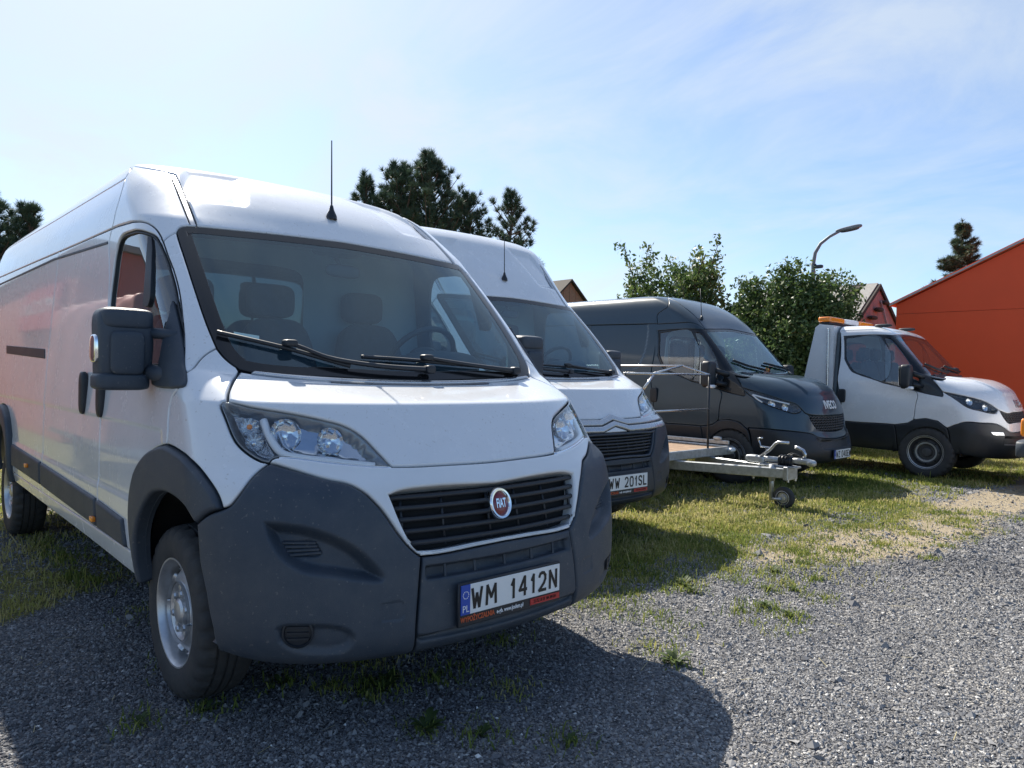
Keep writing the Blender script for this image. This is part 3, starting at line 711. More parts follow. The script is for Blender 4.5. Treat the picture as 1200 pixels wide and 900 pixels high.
def rim_mesh(holes=10, mat2=True):
    m = MB()
    m.lathe([(.205, -.075), (.219, -.099), (.217, -.104), (.211, -.103), (.204, -.092), (.198, -.070), (.196, -.030)], n=72)
    m.lathe([(.196, -.030), (.196, .085), (.10, .09)], n=48, mi=1)
    m.lathe([(.118, -.0775), (.112, -.0800), (.106, -.0765), (.092, -.064), (.058, -.063), (.054, -.066), (.050, -.082), (.040, -.090), (.020, -.093), (.0, -.0935)], n=48)
    for k in range(6):
        a = 2*math.pi*k/6+.3; c = (.076*math.cos(a), -.068, .076*math.sin(a))
        m.lathe([(.0155, .006), (.0155, -.014), (.011, -.020), (0, -.020)], c=c, n=6)
        a += math.pi/6; m.lathe([(.017, .002), (.0165, -.006), (.010, -.0075), (0, -.0075)], c=(.094*math.cos(a), -.066, .094*math.sin(a)), n=10)
    me1 = m.mesh('rim', 30)
    LS = LatheSurf([(.1965, -.028), (.190, -.026), (.182, -.030), (.165, -.052), (.140, -.070), (.117, -.0775)], .16)
    hs = []
    for k in range(holes):
        a = 2*math.pi*k/holes*.16; q = np.linspace(0, 2*math.pi, 15)[:-1]; hs.append(np.stack([a+.022*np.cos(q), .037+.0135*np.sin(q)], -1))
    n = 120; parts = []
    for half in range(2):
        lo, hi = half*math.pi*.16-.03, (half+1)*math.pi*.16-.03
        P = np.array([(x, 0.) for x in np.linspace(lo, hi, 50)]+[(x, LS.len) for x in np.linspace(hi, lo, 50)])
        hh = [h for h in hs if lo < h[:, 0].min() and h[:, 0].max() < hi]
        parts.append(panel(LS, P, holes=hh, r=.003, gap=.0, step=.02, depth=.012))
    V, F, N = parts[0]
    # make the disc face outwards (towards -y)
    if N[:, 1].mean() > 0: parts = [[V, [tuple(f)[::-1] for f in F], -N] for V, F, N in parts]
    me2 = panels_mesh('disc', parts)
    return me1, me2
TYRE = tyre_mesh(); RIM, DISC = rim_mesh()
def add_wheel(par, loc, left, tyre=None, rim=None, disc=None, mats=('rim_silver', 'dark_void')):
    w = obj('wheel', DISC if disc is None else disc, None, par, loc)
    if left: w.rotation_euler = (0, 0, math.pi)
    a = obj('tyre', TYRE if tyre is None else tyre, None, w); b = obj('rim', RIM if rim is None else rim, None, w)
    return w
for me, mm in ((TYRE, ['rubber']), (RIM, ['rim_silver', 'dark_void']), (DISC, ['rim_silver'])):
    for x in mm: me.materials.append(MAT[x])
def arch_well(c, r, y0, y1, name, par):
    m = MB(); n = 20; P = [(c[0]+r*math.cos(a), c[1]+r*math.sin(a)) for a in np.linspace(-.12, math.pi+.12, n)]
    V = [(p[0], y, p[1]) for y in (y0, y1) for p in P]; F = [(i, i+1, n+i+1, n+i) for i in range(n-1)]+[tuple(range(n, 2*n))]
    m.add(V, F); return m.build(name, 'dark_void', par)
def superbox(c, d, p=4, n=28, m=18, fn=None):
    V = []; e = 2/p
    pw = lambda x: math.copysign(abs(x)**e, x)
    for i in range(m+1):
        b = -math.pi/2+math.pi*i/m
        for k in range(n):
            a = 2*math.pi*k/n; v = np.array([pw(math.cos(b))*pw(math.cos(a))*d[0]/2, pw(math.cos(b))*pw(math.sin(a))*d[1]/2, pw(math.sin(b))*d[2]/2])
            V.append((fn(v) if fn else v)+np.array(c))
    F = [(i*n+k, i*n+(k+1) % n, (i+1)*n+(k+1) % n, (i+1)*n+k) for i in range(m) for k in range(n)]
    return V, F
def make_plate(par, x, z, text, ty=-.0, footer=True, w=.52, h=.114):
    """number plate facing +x in a black holder"""
    m = MB(); m.box((x-.006, 0, z-(.018 if footer else 0)), (.012, w+.016, h+(.048 if footer else .012)), bev=.003)
    pl = m.build('licence_plate', 'black_plastic', par, 40)
    b = MB(); b.box((x+.002, .022, z), (.004, w-.046, h-.004), bev=.001); b.build('plate_face', 'plate_white', pl)
    b = MB(); b.box((x+.002, -w/2+.024, z), (.0042, .044, h-.004), bev=.001); b.build('country_strip', 'plate_blue', pl)
    L = [place_flat(text_mesh('PL', .036, .9), (x+.0045, -w/2+.024, z-.034), (0, 1, 0), (0, 0, 1))]
    for k in range(12):
        a = k*math.pi/6; q = MB(); q.box((x+.0046, -w/2+.024+.013*math.cos(a), z+.018+.013*math.sin(a)), (.0008, .0035, .0035)); L.append(q.mesh())
    a, bq = text.split(' ')
    obj('country_code', L[0], 'ink_white', pl); obj('star_ring', join_meshes('stars', L[1:]), 'ink_white', pl)
    t1 = place_flat(stroke_text(a, .082, .038, .013, .0125), (x+.0045, -w/2+.112, z), (0, 1, 0), (0, 0, 1))
    t2 = place_flat(stroke_text(bq, .082, .036, .012, .0125), (x+.0045, .112, z), (0, 1, 0), (0, 0, 1))
    obj('lettering', t1, 'ink_black', pl); obj('lettering', t2, 'ink_black', pl)
    if footer:
        zf = z-h/2-.017
        obj('lettering', place_flat(text_mesh('WYPOŻYCZALNIA', .027, .72, bold=.0006), (x+.0015, -.175, zf), (0, 1, 0), (0, 0, 1)), 'ink_orange', pl)
        obj('lettering', place_flat(text_mesh('e-gb. www.joslem.pl', .023, .74, bold=.0005), (x+.0015, -.012, zf), (0, 1, 0), (0, 0, 1)), 'ink_white', pl)
        b = MB(); b.box((x+.001, .178, zf), (.003, .165, .024)); b.build('phone_strip', 'ink_red', pl)
        obj('lettering', place_flat(text_mesh('22 752 18 18  504 204 011', .019, .62), (x+.003, .178, zf), (0, 1, 0), (0, 0, 1)), 'ink_black', pl)
    return pl

def both(name, ps, mat, par, kids=None):
    """a panel on the vehicle's right side and its mirror image on the left; returns the two objects"""
    a = obj(name, panels_mesh(name, ps), mat, par); b = obj(name, panels_mesh(name, [mirror(p) for p in ps]), mat, par); return a, b
def shift(C, du, dt=0): return [(a+du, b+dt) for a, b in C]

def make_cabin(par, S, x0, zseat, white=True, y_wheel=.43, xs=(-.30, 1.16), xw=None, wall=True, zt=2.2, hw=.93):
    """seats, dashboard, steering wheel and the partition behind the cab"""
    for y, w in ((.45, .50), (-.14, .48), (-.60, .46)):
        s = MB(); V, F = superbox((x0, y, zseat), (.52, w, .20), 5); s.add(V, F); st = s.build('seat', 'seat_cloth', par, True)
        b = MB(); V, F = superbox((0, 0, .36), (.16, w*.96, .78), 4.5, fn=lambda v: v*np.array([1, 1-.18*max(v[2], 0)/.39, 1])); V = np.array(V) @ rotm(0, -.22, 0).T + np.array((x0-.24, y, zseat+.02)); b.add(V, F)
        bo = b.build('backrest', 'seat_cloth', st, True)
        h = MB(); V, F = superbox((x0-.45, y, zseat+.86), (.11, .27, .19), 4); h.add(V, F)
        for q in (-.06, .06): h.tube([(x0-.43, y+q, zseat+.66), (x0-.45, y+q, zseat+.82)], .007, 6)
        h.build('headrest', 'seat_cloth', st, True)
    d = MB(); P = [(x0+.68, 1.24), (x0+.52, 1.325), (x0+.36, 1.33), (x0+.24, 1.22), (x0+.28, .95), (x0+.42, .70), (x0+.68, .62)]
    d.prism(P, -hw+.12, hw-.12, 'y'); V, F = superbox((x0+.40, y_wheel, 1.36), (.24, .46, .17), 3); d.add(V, F); d.build('dashboard', 'dash', par, 40)
    w = MB(); T = rotm(0, -.95, 0); r = .205; c = np.array((x0+.22, y_wheel, 1.40))
    ring = [c+T @ np.array((r*math.cos(a), r*math.sin(a), 0)) for a in np.linspace(0, 2*math.pi, 37)]
    w.tube(ring, .016, 8, cap=False)
    for a in (math.pi*.02, math.pi*.98, -math.pi/2): w.tube([c, c+T @ np.array((r*math.sin(a-0)*0+r*math.sin(a), r*math.cos(a), 0))], .014, 6)
    V, F = superbox((0, 0, 0), (.16, .18, .05), 3); w.add(np.array(V) @ T.T+c, F); w.tube([c, c+np.array((.28, 0, -.14))], .035, 8)
    w.build('steering_wheel', 'black_plastic', par, True)
    if wall:
        b = MB(); xb = xw if xw is not None else x0-.50
        b.prism([(-hw, .5), (hw, .5), (hw, 1.45), (hw-.06, zt-.15), (hw-.2, zt), (-hw+.2, zt), (-hw+.06, zt-.15), (-hw, 1.45)], xb-.02, xb, 'x')
        pw = b.build('partition', 'bulkhead_grey', par)
        r_ = MB(); V, F = superbox((xb+.004, -.34, 1.72), (.03, .86, .42), 7); r_.add(V, F); r_.build('partition_window', 'dark_glass', pw, True)
        for y in (-.8, -.05, .5): q = MB(); q.box((xb+.012, y+.1, 1.05), (.024, .05, .9), bev=.008); q.build('rib', 'bulkhead_grey', pw)

def make_tall_van(name, label, cat, loc, rz, plate, front, group, S=SD):
    D = DUC; hi = S is SDH; plas = 'grey_plastic' if front == 'round' else 'shaded_grey_plastic'
    van = thing(name, label, cat, loc, rz, group)
    ch = lambda *a, **k: chain(S, D, a, **k)
    # windscreen with its black printed border
    ws = ch('ws_top_a', 'ws_top_b', 'ws_side_a', 'ws_side_b', 'ws_side_c', 'ws_bot', sym=True)
    wi, _ = inset(S, ws, .058)
    p = panel(S, ws, holes=[wi], off=-.004, r=.004, gap=.002, step=.05); frit = obj('windscreen_border', panels_mesh('b', [p]), 'gloss_black', van)
    wi2, _ = inset(S, ws, .053)
    p = panel(S, wi2, off=-.0055, r=.0, gap=0, step=.05, flange=False); obj('windscreen', panels_mesh('w', [p]), 'windscreen_glass', van)
    # bonnet
    p0 = ch('hood_rear', 'hood_side', 'hl_top', 'hood_low', sym=True)
    band = np.array([(-1.2, 1.0), (1.2, 1.0), (1.2, 1.08), (-1.2, 1.08)])
    bon = obj('bonnet', panels_mesh('bonnet', [panel(S, p0, off=.002, r=.012, gap=.0042, step=.03, fine=[(band, .012)])]), 'white_paint', van)
    # cowl strip below the glass
    hr, wb = np.array(D['hood_rear']), np.array(D['ws_bot'])
    cw = chain(S, D, [[(0, 1.384), (.3, 1.389), (.62, 1.40)], [(.62, 1.40), (.60, 1.412)], [(.60, 1.412), (.3, 1.412), (0, 1.409)]], sym=True)
    obj('cowl_strip', panels_mesh('cowl', [panel(S, cw, off=.013, r=.006, gap=.0, step=.03)]), 'satin_metal', van)
    # front wings
    wing = ch('-hood_side', '-ws_side_c', '-fender_low', 'door_front_b', '-arch_out', '-bp_fend', '-hl_out')
    both('wing', [panel(S, wing, r=.008, gap=.004)], 'white_paint', van)
    pil = ch('fender_seam', 'ws_side_b', '-fender_low', '-door_front_a')
    corner = ch('door_top', 'fender_seam', '-ws_side_a', '-ws_top_b', shift(D['ditch'], .048), [(1.50, 3.16)], '-roof_x', 'up_seam')
    both('cab_pillar', [panel(S, pil, r=.007), panel(S, corner, r=.008, step=.04)], 'white_paint', van)
    # front doors
    door = ch('door_top', 'door_front_a', 'door_front_b', 'door_arch', '-bot', '-bseam')
    win = ch('win', ds=.02); wo, _ = inset(S, win, -.014)
    prs = np.array([(1.62, .50), (5.9, .50), (5.9, .88), (1.62, .88)]); P_ = [(prs, .007, .022)]
    bnd = [np.array([(1.58, a), (5.95, a), (5.95, b_), (1.58, b_)]) for a, b_ in ((.49, .54), (.84, .89))]; Q_ = [(q, .018) for q in bnd]
    dr = both('door', [panel(S, door, holes=[wo], r=.008, step=.05, recess=P_, fine=Q_)], 'white_paint', van)
    wf = both('window_seal', [panel(S, wo, holes=[win], off=-.006, r=.004, step=.05)], 'black_plastic', van)
    gl = both('side_window', [panel(S, win, off=-.016, r=0, gap=-.004, step=.06, flange=False)], 'side_glass', van)
    dv = both('window_divider', [panel(S, ch('divider'), off=-.004, r=.003)], 'black_plastic', van)
    sl = both('mirror_base', [panel(S, ch('sail', ds=.01), off=.012, r=.010, step=.02, depth=.03)], 'grey_plastic', van)
    hd = sp(S, D['handle'], .0)[0]; hd2 = sp(S, D['handle2'], .0)[0]
    for i, o in enumerate(dr):
        s = (1, -1)[i]
        for c in (wf[i], gl[i], dv[i]): c.parent = o
        m = MB(); V, F = superbox((hd[0]-.005, s*(hd[1]-.010), hd[2]-.01), (.085, .035, .22), 4); m.add(V, F); m.build('door_handle', 'black_plastic', o, True)
    # sliding door, rear quarter, upper panels, roof edge, sill
    sd = ch('up_low', ds=.03)
    sd = chain(S, D, [D['up_low'][:1]+[[x for x in D['up_low']][1]], ], ds=.03)
    upl = resample(S, smooth_curve(D['up_low']), .01); X = S.ev(upl[:, 0], upl[:, 1])[:, 0]
    ua, ub = upl[X > -2.24], upl[X <= -2.24]; ua = np.concatenate([ua, ub[:1]])
    slide = chain(S, D, [ua, 'slide_rear', [D['slide_rear'][-1], D['bot'][0]], '-bseam'], ds=.03, smooth=True)
    rtop = resample(S, smooth_curve(D['recess_top']), .03); bx = lambda P, d: inset(S, P, d)[0]
    rec = []
    xs = np.array([S.ev(a, b)[0] for a, b in rtop])
    wr = obj('sliding_door', panels_mesh('sd', [panel(S, slide, r=.007, step=(.05, .04), recess=P_, fine=Q_)]), 'white_paint', van)
    m = MB(); V, F = superbox((hd2[0], hd2[1]-.010, hd2[2]-.01), (.085, .035, .22), 4); m.add(V, F); m.build('door_handle', 'black_plastic', wr, True)
    ra = np.array(D['rear_arch'])
    rq = chain(S, D, [ub, 'tail', [D['tail'][-1], D['rear_arch'][-1]], '-rear_arch', [D['sill_top'][0], D['slide_rear'][-1]], '-slide_rear'], ds=.035)
    full = chain(S, D, ['up_low', 'tail', [D['tail'][-1], D['rear_arch'][-1]], '-rear_arch', [D['sill_top'][0], D['bot'][0]], '-bseam'], ds=.035)
    up_ = chain(S, D, ['gutter', 'tail_top', '-up_low', '-up_seam'], ds=.035)
    edge = chain(S, D, ['gutter', [D['gutter'][-1], (6.0, 3.16)], [(6.0, 3.16), (1.50, 3.16)], '-roof_x'], ds=.035)
    sill = ch('sill_top', [D['sill_top'][-1], D['sill_low'][-1]], '-sill_low', [D['sill_low'][0], D['sill_top'][0]], ds=.03)
    side_r = [panel(S, rq, r=.007, step=(.07, .05), recess=P_, fine=Q_), panel(S, up_, r=.006, step=(.08, .05)), panel(S, edge, r=.008, step=(.08, .04)), panel(S, sill, r=.008, step=.05)]
    side_l = [panel(S, full, r=.007, step=(.08, .05))]+side_r[1:]
    obj('side_panel', panels_mesh('s', side_r), 'white_paint', van); obj('side_panel', panels_mesh('s', [mirror(p) for p in side_l]), 'white_paint', van)
    rt_ = np.array(D['recess_top']); g_ = chain(S, D, ['recess_top', [D['recess_top'][-1], (D['recess_top'][-1][0], D['recess_top'][-1][1]-.022)], [(a, b-.022) for a, b in D['recess_top']][::-1], [(D['recess_top'][0][0], D['recess_top'][0][1]-.022), D['recess_top'][0]]], ds=.05, smooth=False)
    both('groove_shade_strip', [panel(S, g_, off=.003, r=.002, gap=0, step=.1, flange=False)], 'black_plastic', van)  # flat black strip on the flank, painting the shade line of a groove
    # rail of the sliding door
    sh = ch('sidehandle', smooth=False)
    obj('door_rail', panels_mesh('r', [panel(S, sh, off=.004, r=.006, gap=0, step=.05)]), 'black_plastic', van)
    # roof with two pressed pads above the windscreen
    ro = chain(S, D, ['ws_top_a', 'ditch', [D['ditch'][-1], (1.46, 3.17)], [(1.46, 3.17), (6.0, 3.17)], [(6.0, 3.17), (6.0, 3.95)], [(6.0, 3.95), (0, 3.95)]], ds=.035, sym=True)
    pad = chain(S, D, [[(.80, 2.50), (.74, 2.44), (.36, 2.44), (.33, 2.48), (.22, 2.95), (.60, 2.95), (.80, 2.50)]], ds=.03, smooth=True)
    padm = pad[::-1]*[-1, 1]
    reg = np.array([(-1.1, 2.36), (1.1, 2.36), (1.1, 3.0), (-1.1, 3.0)])
    obj('roof', panels_mesh('roof', [panel(S, ro, r=.010, step=(.09, .05), recess=[(pad, .024, .075), (padm, .024, .075)], fine=[(reg, .012)])]), 'white_paint', van)
    dt = chain(S, D, ['ditch', [D['ditch'][-1], (1.46, 3.165)], [(1.49, 3.165)], '-_d'], ds=.03) if False else None
    dA = D['ditch']+[(1.46, 3.165), (6.0, 3.165)]; dB = shift(D['ditch'], .046)+[(1.493, 3.162), (6.0, 3.162)]
    strip = chain(S, D, [dA[:-1], shift(D['ditch'], .046)[::-1]], ds=.03)
    both('roof_strip', [panel(S, strip, off=-.010, r=.003, gap=.003, step=.03)], 'satin_metal', van)
    # headlights
    hl = ch('hl_top', '-hl_low', '-hl_out', ds=.012)
    pans = [panel(S, hl, off=-.004, r=.004, step=.02, recess=[(inset(S, hl, .004)[0], .055, .035)])]
    lens = [panel(S, hl, off=.001, r=.006, step=.025, depth=.004)]
    hh = both('headlight', pans, 'lamp_dark', van); ll = both('lens', lens, 'lens', van)
    tray = ch('h_tray', ds=.01)
    tr_ = both('reflector', [panel(S, tray, off=-.030, r=.006, step=.012, recess=[(inset(S, tray, .004)[0], .016, .02)])], 'lamp_reflector', van)
    tray2 = ch('h_tray2', ds=.01)
    tr2 = both('indicator_tray', [panel(S, tray2, off=-.028, r=.006, step=.012, recess=[(inset(S, tray2, .004)[0], .014, .02)])], 'lamp_facet', van)
    for i in range(2):
        s = (1, -1)[i]; ll[i].parent = hh[i]; tr_[i].parent = hh[i]; tr2[i].parent = hh[i]; fl = np.array([1, s, 1])
        m = MB(); P = on_curve(S, D['h_drl'], -.016)*fl; m.tube(P, .014, 8); m.build('light_strip', 'lamp_white', hh[i], True)
        m = MB(); m.tube(on_curve(S, D['hl_low'][2:], -.012)*fl, .010, 6); m.build('chrome_strip', 'chrome', hh[i], True)
        for q, (k, rad) in enumerate((('h_bowl1', .056), ('h_bowl2', .050), ('h_ind', .034), ('h_ind2', .032))):
            c = sp(S, D[k], -.018)[0]*fl; uv = np.array(D[k]); n = S.frame(uv[:, 0], uv[:, 1])[2][0]*fl
            ax = (n+np.array([1.2, 0, 0])); ax /= np.linalg.norm(ax); T = np.array(Vector(ax).to_track_quat('Z', 'Y').to_matrix())
            m = MB(); m.lathe([(rad, 0), (rad*.96, -.004), (rad*.8, -.016), (rad*.5, -.026), (rad*.22, -.030), (rad*.2, -.012), (0, -.010)], n=20, axis='z', mod=lambda j, a: (.0018 if a % 2 else -.0018)*(j in (1, 2, 3)))
            V = np.concatenate(m.V) @ T.T+c; b = MB(); b.add(V, m.F); b.build('lamp_bowl', 'lamp_reflector', hh[i], 25)
            if k != 'h_ind': continue
            bb = MB(); V2, F2 = superbox(c+ax*.006, (.020, .020, .020), 2.2, 10, 8); bb.add(V2, F2); bb.build('bulb', 'amber' if k == 'h_ind' else 'lamp_white', hh[i], True)
    # bumper
    u_s = D['split'][-1][0]; u_b = D['bp_wheel'][-1][0]
    spl = D['split'][:-1]+[(u_s, .04)]; bw = D['bp_wheel'][:-1]+[(u_b, .05)]
    bc = chain(S, D, ['fr_out_a', 'fr_out_b', spl, [(u_s, .04), ((u_s+u_b)/2, .035), (u_b, .05)], bw[::-1], '-bp_arch', '-bp_fend'], ds=.015)
    pk, vt, lp, tow = (ch(k, ds=.01) for k in ('pocket', 'vent', 'lowpocket', 'towcap'))
    big = inset(S, pk, -.02)[0]; big2 = inset(S, lp, -.02)[0]
    cap_ring = [(tow, .003, .004)]
    bumper_c = panel(S, bc, off=.010, r=.014, gap=.0025, step=.03, depth=.03, recess=[(pk, .050, .042), (vt, .010, .010), (lp, .020, .03)]+cap_ring, fine=[(big, .007), (big2, .009), (inset(S, tow, -.01)[0], .006)])
    cenp = chain(S, D, ['-fr_bot', spl, [(u_s, .04), (0, .035)]], ds=.015, sym=True)
    slot = chain(S, D, [[D['slot'][1], D['slot'][0]], [D['slot'][0], D['slot'][3]], [D['slot'][3], D['slot'][2]]], ds=.015, sym=True)
    lsl = chain(S, D, [[D['lowslot'][1], D['lowslot'][0]], [D['lowslot'][0], D['lowslot'][3]], [D['lowslot'][3], D['lowslot'][2]]], ds=.015, sym=True)
    cen = panel(S, cenp, off=.010, r=.010, step=.04, depth=.03, recess=[(slot, .05, .012), (lsl, .03, .012)], fine=[(inset(S, slot, -.01)[0], .010), (inset(S, lsl, -.01)[0], .010)])
    bum = obj('bumper', panels_mesh('bumper', [bumper_c, mirror(bumper_c), cen]), plas, van)
    for k in range(9):
        m = MB(); u = -.36+.09*k; ts = np.interp(abs(u), [0, D['slot'][0][0]], [D['slot'][2][1], D['slot'][3][1]]); te = np.interp(abs(u), [0, D['slot'][0][0]], [D['slot'][1][1], D['slot'][0][1]])
        m.tube(sp(S, [(u, ts), (u, te)], -.012), .006, 6); m.build('slot_fin', plas, bum)
    vc = sp(S, D['vent'], -.04)
    for s in (1, -1):
        for k in range(4):
            f = (k+.5)/4; a = vc[0]*(1-f)+vc[5]*f; b = vc[2]*(1-f)+vc[3]*f
            vm = MB(); vm.tube([a*[1, s, 1], b*[1, s, 1]], .006, 6); vm.build('vent_slat', plas, bum)
    for s in (1, -1):
        uv = np.array(D['fog']); c = sp(S, D['fog'], -.004)[0]*[1, s, 1]; n = S.frame(uv[:, 0], uv[:, 1])[2][0]*[1, s, 1]; T = np.array(Vector(n).to_track_quat('Z', 'Y').to_matrix())
        m = MB(); m.lathe([(.052, -.01), (.052, .004), (.046, .006), (.043, -.002), (.02, .000), (0, .001)], n=28, axis='z'); b = MB(); b.add(np.concatenate(m.V) @ T.T+c, m.F)
        for k in range(3): b.add(np.array(MB().box((0, -.02+.02*k, .003), (.07, .007, .006)).V[0]) @ T.T+c, MB().box((0, 0, 0), (1, 1, 1)).F)
        b.build('fog_lamp_cover', 'black_plastic', bum, 40)
    # wheel-arch trims, side mouldings with marker lamps
    trim = ch('bp_arch', 'arch_in', [D['arch_in'][-1], D['arch_out2'][-1]], '-arch_out2', '-arch_out')
    rin, rout = D['rear_arch_in'], D['rear_arch']
    rtrim = ch('rear_arch_in', [rin[-1], rout[-1]], '-rear_arch', [rout[0], rin[0]])
    both('arch_trim', [panel(S, trim, off=.018, r=.018, step=.025, depth=.05)], plas, van)
    both('arch_trim', [panel(S, rtrim, off=.034, r=.022, step=.03, depth=.06)], plas, van)
    mk = sp(S, D['marker'], .022)[0]; mk2 = sp(S, [D['m3'][0]], .0)[0]
    for k in ('m1', 'm2', 'm3', 'm4'):
        q = D[k]; L = [[q[0], q[1]], [q[1], q[2]], [q[2], q[3]], [q[3], q[0]]]
        P = chain(S, D, L, ds=.03, smooth=False)
        o2 = both('side_moulding', [panel(S, P, off=.016, r=.014, gap=.002, step=(.08, .03), depth=.02)], plas, van)
        if k in ('m1', 'm3'):
            for i, o in enumerate(o2):
                c = mk if k == 'm1' else np.array((-2.62, -1.045, .672)); m = MB(); V, F = superbox(c*[1, (1, -1)[i], 1], (.055, .02, .026), 5); m.add(V, F); m.build('marker_lamp', 'amber', o, True)
    # grille
    def bars(par, top, bot, side, nh, vs, rad, off=-.014, fl=.7):
        for k in range(nh):
            f = (k+.5)/nh; tt = lambda u: None
            t_ = bot+(top-bot)*f; um = np.interp(t_, [p[1] for p in side][::-1], [p[0] for p in side][::-1])
            m = MB(); u = np.linspace(-um, um, 25); m.tube(sp(S, np.stack([u, np.full(25, t_)], -1), off), rad, 8, flat=1.0); m.build('grille_bar', 'black_plastic', par, True)
        for u in vs:
            m = MB(); m.tube(sp(S, [(u, bot+.005), (u, (bot+top)/2), (u, top-.005)], off-.006), rad*.55, 6); m.build('grille_bar', 'black_plastic', par, True)
    if front == 'round':
        hole = ch('gr', 'gr_side', 'gr_bot', sym=True)
        sur = chain(S, D, ['-hood_low', '-hl_low', 'fr_out_a', 'fr_out_b', 'fr_bot'], ds=.015, sym=True)
        lipband = np.array([(-1.1, .66), (1.1, .66), (1.1, .80), (-1.1, .80)])
        obj('grille_surround', panels_mesh('gs', [panel(S, sur, holes=[hole], off=.008, r=.012, step=.02, depth=.055)]), 'white_paint_grey', van)
        gp = panel(S, inset(S, hole, -.01)[0], off=-.05, r=0, step=.05, flange=False)
        gr = obj('grille', panels_mesh('g', [gp]), 'dark_void', van)
        bars(gr, D['gr'][0][1], D['gr_bot'][-1][1], D['gr_side'], 5, [-.42, -.30, -.17, .17, .30, .42, 0.03, -.06], .0105)
        c = sp(S, [(0, .60)], -.004)[0]; T = rotm(0, -R(14), 0)
        bd = MB(); bd.lathe([(.0, .004), (.043, .006), (.045, .010), (.048, .014), (.055, .015), (.059, .010), (.061, .0), (.061, -.03)], n=48, axis='x')
        V = np.concatenate(bd.V)*[1, .93, 1.06]; b = MB(); b.add(V @ T.T+c, bd.F); o = b.build('badge', 'chrome', gr, 40)
        b = MB(); d_ = MB(); d_.lathe([(0, .010), (.026, .0095), (.043, .007), (.0455, .002)], n=48, axis='x'); b.add((np.concatenate(d_.V)*[1, .93, 1.06]) @ T.T+c, d_.F); b.build('badge_disc', 'badge_red', gr, True)
        tx = text_mesh('FIAT', .050, .50, depth=.002, bold=.0012); place_flat(tx, c+T @ np.array((.0105, 0, 0)), (0, 1, 0), T @ np.array((0, 0, 1))); obj('badge_lettering', tx, 'chrome', gr)
    else:
        mid = [(0, D['g2_mid'][0][1]), (D['g2_mid'][1][0], D['g2_mid'][1][1]), (D['g2_mid'][2][0], D['g2_mid'][2][1])]
        sur = chain(S, D, ['-hood_low', '-hl_low', 'fr_out_a', 'g2_top'], ds=.015, sym=True)
        obj('grille_surround', panels_mesh('gs', [panel(S, sur, off=.000, r=.010, step=.02, depth=.04)]), 'white_paint_grey', van)
        low = chain(S, D, ['-g2_top', 'fr_out_b', 'fr_bot'], ds=.015, sym=True)
        li = inset(S, low, .025)[0]
        obj('grille_frame', panels_mesh('gf', [panel(S, low, holes=[li], off=.006, r=.010, step=.02, depth=.05)]), 'grey_plastic', van)
        gr = obj('grille', panels_mesh('g', [panel(S, li, off=-.045, r=0, gap=-.01, step=.05, flange=False)]), 'dark_void', van)
        tb, tt_ = D['fr_bot'][-1][1]+.03, D['g2_top'][-1][1]-.03
        sd_ = [(a-.03, b) for a, b in D['fr_out_b'][:-1]]
        bars(gr, tt_, tb, sd_, 6, [x*.075 for x in range(-6, 7)], .008)
        def band(t0, t1, um, tilt):
            pk_ = lambda u: .052*max(0, 1-abs(u)/.10)
            us_ = np.unique(np.concatenate([np.linspace(-um, um, 41), [-.10, 0, .10]]))
            return np.array([(u, t0+pk_(u)+tilt*abs(u)) for u in us_]+[(u, t1+pk_(u)+tilt*abs(u)) for u in us_[::-1]])
        th = D['hood_low'][-1][1]
        inl = band(D['g2_top'][-1][1]-.005, th-.012, .66, .0)
        obj('grille_inlay', panels_mesh('gi', [panel(S, inl, off=.003, r=.002, gap=0, step=.03)]), 'lamp_black', van)
        for t0, t1 in ((th-.062, th-.008), (D['g2_top'][-1][1]+.002, D['g2_top'][-1][1]+.053)):
            obj('chevron_bar', panels_mesh('cb', [panel(S, band(t0, t1, .655, .0), off=.018, r=.012, gap=0, step=.02, depth=.02)]), 'bar_grey', gr)
    make_plate(van, .988, .496, plate)
    # mirrors on twin arms
    for s in (1, -1):
        m = MB()
        def sh_(v):
            z = v[2]/.16; v = v.copy(); v[1] *= 1+.05*z; v[0] -= .02*abs(z)**2; return v
        V, F = superbox((-.13, -s*1.105, 1.402), (.15, .200, .325), 5.5, 40, 28, sh_); m.add(V, F)
        mo = m.build('mirror', 'grey_plastic', van, True)
        m = MB(); V, F = superbox((-.065, -s*1.107, 1.385), (.05, .125, .17), 6); m.add(V, F)
        V, F = superbox((-.122, -s*1.116, 1.272), (.148, .196, .07), 5); m.add(V, F)
        V, F = superbox((-.128, -s*1.101, 1.518), (.152, .190, .085), 5); m.add(V, F); m.build('mirror_shell', 'grey_plastic', mo, True)
        m = MB(); m.tube([(-.11, -s*1.04, 1.468), (-.06, -s*.99, 1.466), (.02, -s*.940, 1.458)], .022, 10); m.build('mirror_arm', 'grey_plastic', mo, True); m = MB(); m.tube([(-.10, -s*1.03, 1.315), (-.03, -s*1.00, 1.305), (.06, -s*.955, 1.30)], .032, 10); m.build('mirror_arm', 'grey_plastic', mo, True)
        m = MB(); V, F = superbox((-.13, -s*1.203, 1.40), (.09, .03, .11), 4); m.add(V, F); m.build('mirror_indicator', 'chrome', mo, True)
        m = MB(); m.box((-.212, -s*1.105, 1.41), (.006, .16, .25), bev=.002); m.build('mirror_glass', 'chrome', mo)
